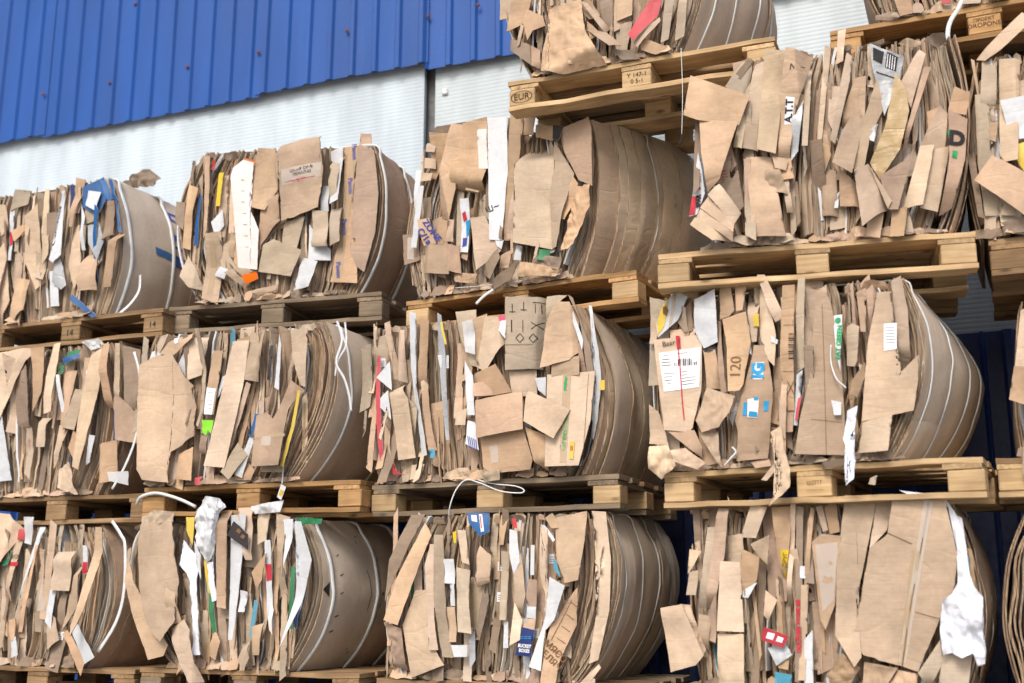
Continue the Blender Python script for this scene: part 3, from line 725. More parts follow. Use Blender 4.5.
# ---- A1
b = Bale('A1', [(-40, 203), (-55, 262), (-35, 330), (110, 179), (122, 240), (107, 313)], 'bale with blue tape on its smooth strapped side, top of the leftmost stack', bd=.10, seed=11, grey=.3, shell=((-.004, .01), (.004, .03), (.01, .015)), outer='u', st=(.06, .36, .68))
b.torn_side(((.5, .76, .0, .45, 'u'),))
b.fill(34); b.bottom(10)
F(b, '''
t 1 27,217 39,204 41,280 35,290 25,262
l 1 41,189 49,189 49,255 43,265 41,230
k 2 11,277 30,280 25,310 15,320 6,312
w 1 11,211 16,211 10,260 7,260 lab=white_strip_with_red_band
t 1 69,232 81,225 82,270 75,290 67,265
k 2 86,246 96,260 97,290 82,292 80,280
s 3 87,225 100,224 104,242 96,260 87,242
b 2 83,187 104,177 107,195 97,215 82,207
w 3 87,190 101,192 96,211 85,205
b 2 101,180 106,181 111,198 107,202
b 2.5 107,179 111,179 120,201 117,203
b 2 116,202 118,203 120,231 117,231
k 2 114,232 123,233 110,286 102,287 106,267
d 1 107,201 115,201 114,235 106,242
w 2 60,190 64,190 62,255 54,263 50,260 56,240
w 1 49,271 53,271 59,290 59,306 49,306
w 2 80,204 86,217 85,250 81,250 82,220
k 2 75,177 84,179 75,228 72,228
n 1 71,185 75,185 73,208 70,208
b 3 72,294 96,315 92,318 70,300
t 1 -6,205 6,205 8,230 0,236
k 1 12,232 26,222 26,228 15,242
t 1 -8,262 4,240 8,300 -2,330
g 1 17,190 30,190 27,204 12,212
s 1 55,260 60,258 66,285 62,290 54,283
''')
b.mark([(10, 232), (13, 232), (12, 244), (9, 246)], 'ink_red', host=[o for o in b.t.children if o.get('label')][0])
b.flap('d', 0, [(119, 181), (128, 176), (142, 165), (152, 174), (149, 179), (150, 184), (143, 185), (130, 186)], y=.25, crum=.02, cr=[(.9, 0, .5)])
b.straps((.06, .36, .68), w=.009, mat='strap', flat=.0016)
b.patch('blue_tape', .22, .50, .49, .545, 'b', slope=-.035)
b.side_text('лтъд', .40, .66, .16, 1.45, 'ink_blue'); b.side_text('ПД', .66, .13, .11, .2, 'ink')
b.loose('loose_strap', [(140, 275, .12), (139, 290, .09), (131, 303, .06), (119, 314, .03)], .009, 'strap', .0016)

# ---- B1
b = Bale('B1', [(206, 153), (181, 212), (206, 290), (370, 146), (378, 205), (351, 294)], 'bale with a white orange-edged sheet and a taped pinkish box at its corner', bd=.06, seed=12, outer='c', st=(.05, .34, .62))
b.torn_side(((.30, .78, .0, .9, 'c'),))
b.fill(34, uhi=.7); b.bottom(12)
F(b, '''
t 0 262,186 282,183 284,222 264,246 256,266
k 1 265,187 280,185 282,222 262,245 257,265
w 1 211,222 222,209 223,225 215,237
t 1 231,184 236,187 235,232 228,233
g 1 285,222 306,217 297,250 279,246
g 2 264,245 275,240 305,252 292,277 257,271 cr=1 lab=flat_grey_flap
p 3 236,170 245,161 254,163 250,207 259,230 256,269 237,267 234,180 name=white_paper lab=white_paper_sheet_with_faint_print
R 3.4 245,158 254,161 254,165 244,162
t 2 229,255 237,268 256,269 242,277 227,260
R 1.5 242,276 256,271 257,278 246,284
k 3 257,147 274,148 280,185 266,211 245,206
t 4 272,148 300,140 322,137 325,172 318,207 294,217 280,220 280,180 274,167 rag=.003 crum=.004
w 1 309,224 320,240 330,249 330,260 309,261
w 2 322,185 329,185 328,211 320,211
g 3 312,210 329,212 329,247 312,247
film 3 330,151 344,147 341,202 332,206
g 2 331,152 343,148 340,200 333,205
g 3.5 330,208 341,206 341,242 330,246
w 3 302,257 319,262 310,287 293,290 crum=.008
k 1 345,147 361,145 354,215 357,265 357,283 330,282 335,255 342,235 lab=kraft_box_end_under_printed_tape crum=.002 tx=0 tz=0 cup=0 cr=1
c 1.2 359,145 374,150 378,192 375,230 364,272 356,266 350,250 355,180 lab=pinkish_box_corner tx=.05 tz=0 cup=0 cr=1
w 2 219,266 228,269 224,279 214,275
g 2 182,270 187,255 197,270 202,290 190,288 181,277
k 2 189,185 197,187 190,250 181,247
d 1 177,202 185,202 182,230 175,222
b 2 199,194 201,195 197,245 193,245
t 2 227,274 234,270 248,283 243,287
k 1 206,157 212,157 206,230 202,240
y 1 218,172 223,172 220,206 216,206
r 1 213,160 216,160 214,170 211,170
t 3 252,292 277,284 275,289 260,296
''')
K = [o for o in b.t.children if o.name.startswith('cardboard_flap')]
def lastof(mat, n=1):
    L = [o for o in b.t.children if o.data and o.data.materials and o.data.materials[0].name == mat and 'flap' in o.name]; return L[-n]
big = [o for o in b.t.children if o.name.startswith('cardboard_flap') and o.data.materials[0].name == 't' and len(o.data.vertices) > 300]
big = max(big, key=lambda o: -o_h[o.name][1]) if big else b.last
b.mark([(281, 170), (322, 162), (321, 176), (281, 185)], 'tapew', host=big)
b.text('ШКАФ СИ-Ъ\nПЕНАЛ-Ш', 302, 171, .022, .12, 'ink', big, .0003); b.text('— ВЕРХ —', 301, 179, .020, .15, 'ink_red', big)
b.line([(283, 182), (315, 176)], .003, 'ink_red', big)
pw = [o for o in b.t.children if o.get('label') == 'white paper sheet with faint print'][0]
for k in range(7): b.line([(241+k*.4, 180+k*11), (244+k*.5, 180+k*11)], .002, 'ink', pw)
kb = [o for o in b.t.children if 'printed tape' in o.get('label', '')][0]
b.mark([(351, 147), (358, 147), (341, 281), (333, 281)], 'tape', host=kb, name='printed_tape')
for py, px in ((152, 354.5), (186, 350.5), (227, 344.5), (270, 338.5)): b.text('Pavon', px, py, .035, -1.50, 'ink_blue', kb, .0008, lift=.004)
b.flap('c', 0, [(361, 134), (371, 134), (373, 152), (360, 148)], y=.05)
b.straps((.05, .34, .62), w=.0085, mat='strap', flat=.0016)

# ---- C1
b = Bale('C1', [(431, 128), (410, 195), (421, 274), (592, 100), (600, 175), (584, 268)], 'bale with a tall white box standing out and thick curved board edges on its right', ft=.1, bd=.22, seed=13, shell=((.0, .0), (.012, .10), (.02, .14), (.03, .30), (.035, .33), (.04, .46), (.03, .2)), outer='g', st=(.30, .62))
b.torn_side(((.3, .6, .05, .95, 'g'), (.52, .78, .0, .9, 't'),))
b.fill(30, uhi=.85); b.bottom(12)
F(b, '''
k 1 435,136 451,135 437,180 433,180
d 2 432,133 437,127 465,121 454,134
k 3 456,127 467,127 467,155 447,220 430,215 450,150
k 4 466,126 488,118 489,160 477,190 451,187 454,165 466,152
p 4.6 478,130 487,129 487,168 478,168
k 4 466,188 478,190 477,192 466,190
w 4 489,119 506,116 508,167 502,240 490,240 cup=0 tz=0 lab=tall_white_box_with_faint_print
w 4 495,240 503,240 501,249 497,246
d 2 507,117 510,117 505,240 502,240
k 3 511,112 524,112 511,240 503,240
k 3 525,112 536,114 533,134 520,134
c 3 519,165 518,240 508,240 514,190
g 4 519,134 554,140 554,245 552,249 516,244 518,175 cup=.1 tz=0 lab=large_flat_greyish_board
t 3.5 553,140 575,174 564,220 557,247 552,249
k 2 572,165 594,187 594,130 590,118
k 4 557,137 560,128 590,118 594,130 594,187 580,181 572,165
k 4 575,177 580,185 570,210 565,220 560,216
k 5 577,187 591,185 591,205 570,250 560,250 566,222 crum=.012
k 3 535,124 553,126 552,140 535,137
x 3 553,125 564,126 558,140 552,138
k 4 422,245 448,244 449,274 421,273
c 4 448,244 459,246 462,274 449,271
t 4 472,219 485,216 500,250 490,259 477,271
d 4.5 477,271 500,250 503,259 490,279
k 3 419,221 431,219 435,243 424,246
k 2 432,217 448,221 447,244 435,244
c 3 448,219 453,219 453,242 448,242
w 3 462,200 472,200 469,253 460,252 lab=white_card_with_coloured_drawing
w 4 421,187 426,187 415,247 410,247 cup=0
w 3 416,170 421,170 417,220 414,220 cup=0
t 4 427,143 435,143 434,152 426,152
t 4 425,158 434,158 434,168 424,168
t 4 421,173 433,173 432,181 420,181
k 2 436,225 445,225 445,243 436,243
d 5 485,285 518,261 511,280 495,289
e 4 539,249 550,250 547,261 538,260
w 4 517,245 522,246 520,260 514,260
k 3 500,255 512,250 509,268 498,268
k 4 523,263 560,268 555,276 520,278 crum=.01
d 3 533,255 562,258 560,270 530,268 crum=.012
k 3 452,272 480,275 476,284 455,282 crum=.012
a 3 457,140 462,138 458,156 455,156
''')
def find(b, s): return [o for o in b.t.children if s in o.get('label', '')][0]
h = find(b, 'coloured drawing')
b.mark([(463, 214), (467, 212), (468, 220), (464, 222)], 'ink_red', host=h); b.mark([(466, 222), (471, 220), (470, 234), (467, 238)], 'ink_cyan', host=h); b.mark([(463, 238), (468, 238), (467, 246), (462, 247)], 'ink_blue', host=h)
b.text('ш~', 493, 208, .05, .3, 'ink', find(b, 'tall white'))
zn = [o for o in b.t.children if o.name.startswith('cardboard_flap')]
zn = min(zn, key=lambda o: abs(sum(v.co.x for v in o.data.vertices)/len(o.data.vertices)-b.f.plane(427, 233)[0])+abs(sum(v.co.z for v in o.data.vertices)/len(o.data.vertices)-b.f.plane(427, 233)[1]))
b.text('ZONE\nC/1a', 427, 233, .045, -1.0, 'ink_blue', zn, .0012)
b.loose('loose_strap', [(505, 281), (494, 289), (484, 296), (476, 304)], .008, 'strap', .0014, y=-.03)
b.loose('wire', [(455, 288), (480, 286), (520, 281), (560, 274)], .0025, 'wire', y=-.035)
b.straps((.30, .62), w=.0045, mat='wire')

# ---- C0
b = Bale('C0', [(515, -105), (503, -15), (537, 74), (690, -120), (702, -30), (677, 49)], 'bale cut off by the top edge, with a red card strip and drum side', bd=.17, seed=14, outer='u', curl=1.1, st=(.10, .28, .48, .66))
b.torn_side(((.6, .78, .0, .9, 'u'),))
b.fill(26, uhi=.8); b.bottom(12)
F(b, '''
k 2 512,-6 531,-4 525,22 511,32 507,32 crum=.008
t 3 521,24 524,26 519,44 515,46
k 3 526,8 542,15 545,25 532,30 527,40 522,20
k 4 547,8 582,0 586,32 605,62 562,72 540,70 545,37 551,22 crum=.009 lab=creased_kraft_bag
d 2 508,37 530,45 531,65 508,48
c 2 530,45 540,50 542,70 532,66
k 3 617,-6 634,-8 632,15 616,20
t 4 582,3 588,4 608,26 604,32
t 4 585,28 607,33 622,46 610,47
k 3 586,20 600,32 590,40
r 4 650,0 662,-4 658,16 634,42 629,36 lab=red_card_strip
t 4.5 659,16 660,20 637,47 632,41
k 2 640,37 672,48 655,54 641,50
d 2 612,50 632,50 640,58 622,60
g 3 665,0 676,-8 668,38 660,42
g 3 680,0 690,-8 684,36 674,40
d 2 600,0 614,-4 612,30 602,24
t 2 620,24 632,20 626,52 618,50
k 2 575,5 590,0 600,15 590,20
''')
b.straps((.10, .28, .48, .66), w=.006, mat='strap', flat=.0014)

# ---- D1
b = Bale('D1', [(742, 60), (712, 140), (724, 240), (950, 30), (962, 120), (944, 236)], 'ragged bale with a squarish hanging kraft flap and a folded fan of board', bd=.05, seed=15, curl=1.1, grey=.6, st=(.3, .6))
b.torn_side(((.1, .5, .0, .8, 'd'),))
b.fill(44); b.bottom(16)
F(b, '''
d 1 695,115 702,118 700,190 694,200
w 2 698,152 702,170 705,193 697,214 689,216 693,190 lab=white_and_red_printed_strip
g 2 725,87 742,61 752,65 748,96
g 3 746,90 752,78 742,150 733,147
d 2 731,80 748,58 752,62 738,84
k 5 690,74 750,97 739,126 699,120 683,114 tx=-.1 lab=squarish_kraft_flap_hanging_out
k 4.5 699,119 739,125 720,180 707,190 701,150
t 3 755,54 766,52 758,151 742,148
l 3.4 765,52 786,54 780,120 776,156 757,151
k 4 786,54 814,56 796,110 789,157 778,155 780,95 lab=kraft_flap_with_white_label
k 3 746,157 771,156 786,236 753,238
t 4 765,170 780,170 788,194 764,190 crum=.012
l 4 772,156 788,158 786,170 775,168 crum=.012
t 3 780,170 788,172 793,212 787,212
c 3 744,160 750,158 753,236 748,238
t 2 825,45 831,46 820,160 815,162
t 3 829,86 841,86 836,130 838,143 828,120
t 3 847,50 852,55 850,80 835,145 830,140
k 2 855,79 866,77 865,115 842,127 843,110
t 4 855,109 864,120 852,175 832,166 842,132 lab=bent_tan_flap
k 3 827,132 831,155 825,172 815,168
k 2 822,167 836,170 838,215 822,215
k 2 839,170 856,182 860,206 840,206
t 4 877,78 884,107 870,137 864,167 851,168 860,130
t 5 854,169 868,164 888,207 862,228
t 5.3 868,164 892,200 888,208
s 3 870,44 904,56 900,78 884,118 880,95 872,67 crum=.006 lab=grey_printed_plastic_bag
o 4 895,74 906,91 909,112 900,150 880,179 870,162 885,127 crum=.006 lab=brown_taped_flap
t 4 920,45 926,52 911,107 900,84
c 3 924,65 931,66 902,160 905,135 915,100
c 3.5 880,177 910,157 918,135 898,210 888,210
t 5 940,105 948,112 945,150 919,146
l 5 920,146 934,146 923,205 904,206
t 4.5 934,150 950,145 938,211 920,207 926,190
c 4 948,110 968,118 965,160 953,205 940,212 949,162 lab=reddish_kraft_with_black_letter
k 3 954,88 970,95 966,116 948,110
l 6 719,183 741,212 734,224 708,196 tx=.1
t 6.4 708,196 734,224 733,232 700,208
t 6.8 700,208 733,232 732,240 695,217
l 7.2 695,217 730,238 712,240 690,225
d 2 724,190 738,170 744,206 736,215
s 3 792,120 804,100 798,150 791,160 crum=.01
film 4 867,128 878,124 874,142 870,140
k 3 795,93 806,94 800,112 794,112
k 3 868,215 884,212 880,238 866,236
k 3 892,210 908,206 904,236 890,236
g 2 806,60 812,60 808,150 802,150
w 2 836,195 840,190 838,208 834,208
l 2 838,30 846,28 843,60 836,62
''')
h = find(b, 'white label')
b.mark([(786, 98), (795, 99), (792, 124), (784, 124)], 'ink_white', host=h, name='label'); b.text('A.T.T', 789.3, 111.5, .040, 1.45, 'ink', h, .0012, lift=.004)
b.text('ʌ—', 797, 70, .04, .1, 'ink', h)
h = find(b, 'white and red'); b.mark([(692, 196), (697, 196), (695, 214), (689, 215)], 'ink_red', host=h); b.text('SPAR', 698.6, 201, .024, 1.50, 'ink', h, .0015, lift=.004); b.text('ОКТ', 700, 178, .020, 1.5, 'ink', h); b.text('●', 699.5, 188.5, .014, 0, 'ink_red', h)
h = find(b, 'black letter'); b.text('D', 957, 138, .080, -.15, 'ink', h, .004, lift=.004); b.mark([(953, 150), (958, 150), (957, 158), (952, 157)], 'ink_green', host=h); b.mark([(948, 130), (950, 129), (950, 135), (948, 135)], 'ink_green', host=h)
h = find(b, 'grey printed'); b.mark([(887, 52), (898, 57), (896, 71), (885, 67)], 'ink', host=h)
for k in range(4): b.line([(888+k*2.4, 54+k), (886.7+k*2.4, 67+k)], .003, 'ink_white', h)
b.line([(876, 72), (898, 79)], .004, 'ink', h); b.mark([(873, 48), (884, 52), (882, 64), (873, 60)], 'ink', host=h)
b.straps((.3, .6), w=.0045, mat='wire')

# ---- D0
b = Bale('D0', [('', -.36, .72), ('', -.46, .36), ('', -.36, 0), ('', .52, .72), ('', .60, .36), ('', .5, 0)], 'bale of which only the foot shows above the top right pallet', seed=16)
b.bottom(14)
F(b, '''
k 2 886,-20 910,-20 912,12 900,16
r 2 940,-5 952,-6 950,3 942,3
g 2 960,-10 985,-14 980,2 962,4
''')
b.loose('loose_strap', [(962, 0), (958, 9), (951, 20), (948, 30), (948, 40)], .010, 'strap', .0015, y=-.06)

# ---- E1
b = Bale('E1', [(978, 60), (968, 130), (984, 222), ('', .50, .74), ('', .60, .36), ('', .50, 0)], 'bale at the right edge with a white folded sheet and bright yellow plastic', seed=17, grey=.6)
b.fill(20, uhi=.5); b.bottom(10)
F(b, '''
t 4 976,57 1022,13 1034,22 1000,51 985,60
g 3 982,60 997,60 996,121 980,115
g 2 975,97 988,97 990,142 1001,215 985,215 978,165
t 2 999,60 1020,60 1018,165 1000,167
w 4 1000,101 1027,96 1030,138 1011,140 cup=0
k 3 988,122 998,122 996,142 986,138
y 4 1005,147 1028,141 1034,186 1014,157 lab=bright_yellow_plastic
k 5 992,157 1030,176 1034,222 1004,201 974,181 tx=.1
l 6 986,170 1004,180 1001,184 985,173
d 3 964,137 975,155 984,218 978,217
l 3 1002,198 1015,200 1016,215 1001,215
d 3 1000,222 1030,215 1034,230 1004,234 crum=.012
''')

# ---- A2
b = Bale('A2', [(-60, 360), (-75, 425), (-55, 492), (118, 340), (126, 405), (103, 493)], 'bale with green and blue film near its top, middle of the leftmost stack', bd=.05, seed=21, outer='c', st=(.42,))
b.torn_side(((.1, .4, .0, .7, 'c'),))
b.fill(34); b.bottom(14)
F(b, '''
t 3 -10,352 31,346 20,375 0,420 -12,432
d 1 16,380 32,366 31,432 16,440
k 2 34,349 47,347 41,392 32,412
t 3 50,344 59,342 55,412 49,415
w 1 -4,422 5,410 10,480 -4,482
c 2 63,372 75,370 70,412 58,470
w 3 58,375 61,375 64,412 61,412
l 4 75,389 84,390 74,430 60,427
t 4 88,357 107,341 100,392 80,470 75,467
k 3 107,345 114,345 112,407 104,407
t 3 115,343 119,343 120,410 114,410
d 2 122,345 139,349 140,418 126,415
c 2 120,393 140,418 135,443 118,440
w 3 91,435 96,436 90,462 84,465
n 3 114,410 119,410 116,440 112,440
l 5 57,470 72,462 76,480 81,495 68,492 56,487 rag=.004 crum=.01
t 3 37,417 46,417 46,447 37,447
e 3 66,352 79,349 75,357 64,366
b 3.5 64,359 78,353 78,357 65,364
e 3 58,366 64,364 62,374 58,374
film 3 82,342 98,338 104,346 90,350 crum=.012
k 3 69,448 74,430 80,440 74,465
t 3 58,425 66,425 60,460 55,470
film 3 108,472 128,471 127,485 109,481
k 2 100,445 118,440 116,480 98,484
''')
b.mark([(115, 418), (118.5, 418), (118, 421), (115, 421)], 'ink_white', host=b.last) if 0 else None
b.loose('strap', [(134, 352, -.02), (139, 372, -.02), (141, 405, -.03), (135, 440, -.03), (124, 468, -.03), (112, 489, -.03)], .008, 'strap', .0015)
b.straps((.42,), w=.006, mat='strap')

# ---- B2
b = Bale('B2', [(154, 336), (139, 400), (149, 484), (324, 323), (334, 390), (292, 483)], 'bale with one big pale torn flap at its left, on the bright orange pallet', bd=.07, seed=22, outer='u', shell=((-.02, .0), (-.012, .02), (-.004, .01), (.004, .03), (.012, .01)), st=(.12, .52))
b.torn_side(((.35, .78, .0, .62, 'u'),))
b.fill(34); b.bottom(10)
F(b, '''
t 4 145,367 160,358 177,355 184,372 191,385 190,395 192,405 190,420 191,435 183,445 172,452 168,466 170,483 145,480 140,470 140,405 rag=.003 crum=.002 tx=.05 lab=big_pale_torn_flap
k 3 174,455 194,447 194,481 176,479
k 4 160,353 168,342 190,332 193,338 180,350 170,358 lab=dark_kraft_flap
l 2 189,337 207,337 202,375 190,381
k 3 212,350 224,351 216,415 204,415 207,387 lab=kraft_flap_with_white_band
G 4 203,420 213,420 211,434 208,430 206,436 203,433
c 3 201,436 209,434 205,455 197,452
t 4 232,341 249,340 244,380 226,468 205,466 lab=tall_pale_flap crum=.003
t 3 249,334 265,329 258,382 246,380
t 3 247,382 251,384 230,450 226,448
t 4 290,329 309,329 305,387 300,385 292,360
k 5 255,415 266,412 274,419 280,408 292,380 303,390 290,410 284,466 254,467 lab=kraft_box_end_with_cut_edge crum=.003
w 3 250,435 255,435 241,478 235,475
b 3.5 255,413 259,415 252,436 248,436
w 3 280,334 282,345 278,390 273,387
x 2 270,345 273,345 270,380 267,380
y 5.5 300,391 303,392 284,467 280,466
g 4 237,442 246,455 230,480 222,472
w 2 178,366 185,350 190,345 186,378
w 3 221,376 226,374 220,395 216,400
film 2 152,352 160,348 162,360 150,364
g 2 150,360 162,336 172,335 160,352
r 3 193,478 201,476 200,485 194,485
k 2 232,480 245,460 254,470 250,480
t 3 262,466 284,465 281,472 262,472
c 2 205,467 214,466 214,484 206,484
''')
h = find(b, 'white band'); b.mark([(206, 387), (217, 389), (213.5, 415), (203, 414)], 'ink_white', host=h)
for k in range(5): b.line([(207+k*.2, 392+k*4), (214-k*.2, 393+k*4)], .0015, 'ink', h)
h = find(b, 'dark kraft'); b.mark([(173, 338), (178, 337), (179, 343), (175, 344)], 'ink_white', host=h)
h = find(b, 'cut edge'); b.mark([(254, 436), (288, 434), (288, 437), (254, 439)], 'tape', host=h); b.mark([(263, 437), (273, 436), (273, 446), (263, 446)], 'tapew', host=h)
b.straps((.12, .52), w=.007, mat='strap', flat=.0012)
b.loose('frayed_strap', [(337, 321, .0), (342, 340, -.02), (336, 362, -.03), (344, 378, -.03), (349, 395, -.03), (351, 411, -.03)], .007, 'film', .001)
b.loose('frayed_strap', [(345, 322, .0), (346, 345, -.02), (338, 360, -.02), (335, 376, -.02)], .006, 'film', .001)

# ---- C2
b = Bale('C2', [(376, 321), (369, 390), (386, 482), (574, 303), (600, 375), (585, 469)], 'bale with transport symbols, stacked box ends and a red strip down its left edge', ft=1., bd=.06, seed=23, shell=((.0, .0), (.01, .0), (.02, .04), (.04, .30), (.05, .33), (.05, .46), (.045, .05)), outer='u', st=(.50, .66))
b.torn_side(((.2, .5, .03, .97, 'g'), (.45, .78, .0, .88, 'u'),))
b.fill(44, ulo=.0, uhi=.55); b.bottom(12)
F(b, '''
r 3 376,356 379,355 381,400 385,460 381,461 377,420
w 4 375,377 391,362 392,390 cup=0
w 4 375,402 388,390 392,420 cup=0
t 3 381,417 390,432 392,460 384,474
t 4 389,392 400,382 411,400 416,458 397,460 crum=.003
t 3 396,330 405,330 404,382 397,380
w 3 411,313 419,314 416,380 427,455 421,456 411,367 cup=0
k 3 420,317 429,320 428,390 416,390 419,367
k 3 421,390 429,391 434,450 427,450
s 3 436,312 441,315 447,355 450,440 446,440 440,360
film 4 438,355 448,355 448,368 440,368
y 4 440,322 442,322 446,344 444,344
a 4 429,449 434,449 434,458 430,458
g 3 456,312 475,309 477,367 470,365 460,335
film 4 464,323 474,320 476,355 466,352 crum=.01
k 3 471,320 486,313 490,345 478,372
t 4 487,317 506,317 507,337 485,372 477,367
w 4.6 490,321 506,320 506,339 lab=white_paper_with_pink_edge
m 4.8 485,318 506,315 506,320 488,322
g 4 506,297 545,297 539,368 505,370 crum=.002 tx=.05 lab=flap_with_transport_symbols
k 4 546,322 556,302 570,302 577,320 577,352 570,360 540,368
g 3 546,296 567,295 560,304 546,320
t 2 508,368 536,368 536,396 512,396
k 4 472,375 496,364 512,392 474,398
c 3 475,384 500,378 512,394 475,397
c 6 474,400 525,392 526,430 476,438 crum=.002 cr=1 lab=upper_flap_of_the_open_box
k 4 479,436 525,428 535,460 532,470 490,473 482,467 crum=.003 lab=lower_box_end_with_tape
l 6.6 527,390 569,409 555,439 526,422 tz=.15 lab=flat_corner_flap_tilted_outwards
k 5 526,427 550,437 544,470 535,462
t 4.5 546,374 595,371 592,420 581,466 547,467 cup=0 tx=-.03 crum=.003 lab=pale_box_face_with_green_lettering_on_tape
k 4 551,360 580,356 580,375 551,376
c 3 577,336 581,338 586,372 580,372
w 3 535,378 546,377 545,396 538,390
w 4 467,420 474,422 478,450 466,444 crum=.008 lab=white_bag_with_blue_stripes
l 4 456,412 466,407 465,425 455,425 crum=.012
w 3 464,360 472,375 474,415 467,415
r 4 391,457 397,472 406,475 392,474
t 3 412,465 424,464 420,478 410,480
x 3 590,430 594,420 588,455 582,466
d 4 567,294 572,297 590,345 593,371 586,371 580,320
w 4.4 569,312 573,312 583,340 582,350
w 2 588,305 591,305 600,350 602,380 597,420 592,440 591,436 597,400 596,350 cup=0 tx=0
y 3 600,380 605,380 605,390 600,390
g 4 480,470 500,470 500,480 482,482 crum=.01
''')
h = find(b, 'transport symbols')
for s_, x_, y_ in () and (('▮', 513, 307), ('☂', 524, 305), ('↑↑', 538, 307), ('▮', 512, 324), ('†', 523, 326), ('✕', 536, 325), ('◇', 520, 337), ('◇', 533, 339)): b.text(s_, x_, y_, .048, 0, 'ink', h, .0008)
for (x_, y_) in ((513, 304), (524, 302)):
    b.line([(x_, y_), (x_, y_+9)], .0035, 'ink', h); b.line([(x_-3, y_+8), (x_+3, y_+8)], .0028, 'ink', h)
b.line([(535.5, 304), (535.5, 313)], .0028, 'ink', h); b.line([(540.5, 304), (540.5, 313)], .0028, 'ink', h); b.line([(533, 302.5), (543, 302.5)], .0028, 'ink', h)
b.line([(512, 320), (512, 332)], .005, 'ink', h); b.line([(523, 320), (523, 332)], .0028, 'ink', h)
b.line([(531, 322), (541, 328)], .0028, 'ink', h); b.line([(531, 329), (542, 321)], .0028, 'ink', h)
for cx_ in (520, 533): b.line([(cx_-4, 338), (cx_, 333.5), (cx_+4, 338), (cx_, 342.5), (cx_-4, 338)], .003, 'ink', h)
b.line([(506, 345), (541, 344)], .002, 'ink_brown', h)
h = find(b, 'green lettering'); b.mark([(561, 373), (570, 373), (568, 463), (561, 463)], 'tape', host=h, name='printed_tape')
b.text('Greenmice', 565, 430, .040, 1.50, 'ink_green', h, .0, lift=.004); b.text('~~', 564, 383, .05, 1.5, 'ink_green', h, .003, lift=.004)
b.mark([(571, 442), (576, 442), (575, 460), (571, 459)], 'y', host=h, name='sticker', lift=.004); b.text('8', 573, 449, .03, 0, 'ink_red', h, lift=.006)
b.line([(588, 373), (585, 450)], .002, 'ink_brown', h)
h = find(b, 'blue stripes')
for k in range(5): b.line([(468+k*1.8, 436+k*.8), (470+k*1.6, 448+k*.3)], .0035, 'ink_blue', h)
h = find(b, 'lower box'); b.mark([(488, 446), (497, 445), (498, 462), (490, 463)], 'tapew', host=h)
b.text('6159', 385.5, 445, .035, -1.4, 'ink', min((o for o in b.t.children if o.name in o_h), key=lambda o: (Vector(o.bound_box[0]).lerp(Vector(o.bound_box[6]), .5)-Vector((b.f.plane(387, 445)[0], 0, b.f.plane(387, 445)[1]))).length))
b.straps((.50, .66), w=.0045, mat='wire')
b.loose('loose_wire', [(449, 516, -.03), (450, 506, -.05), (456, 490, -.05), (466, 480, -.03), (480, 483, -.06), (500, 491, -.08), (520, 493, -.07), (524, 490, -.06), (515, 486, -.05), (495, 484, -.03), (478, 480, -.01)], .003, 'strap')

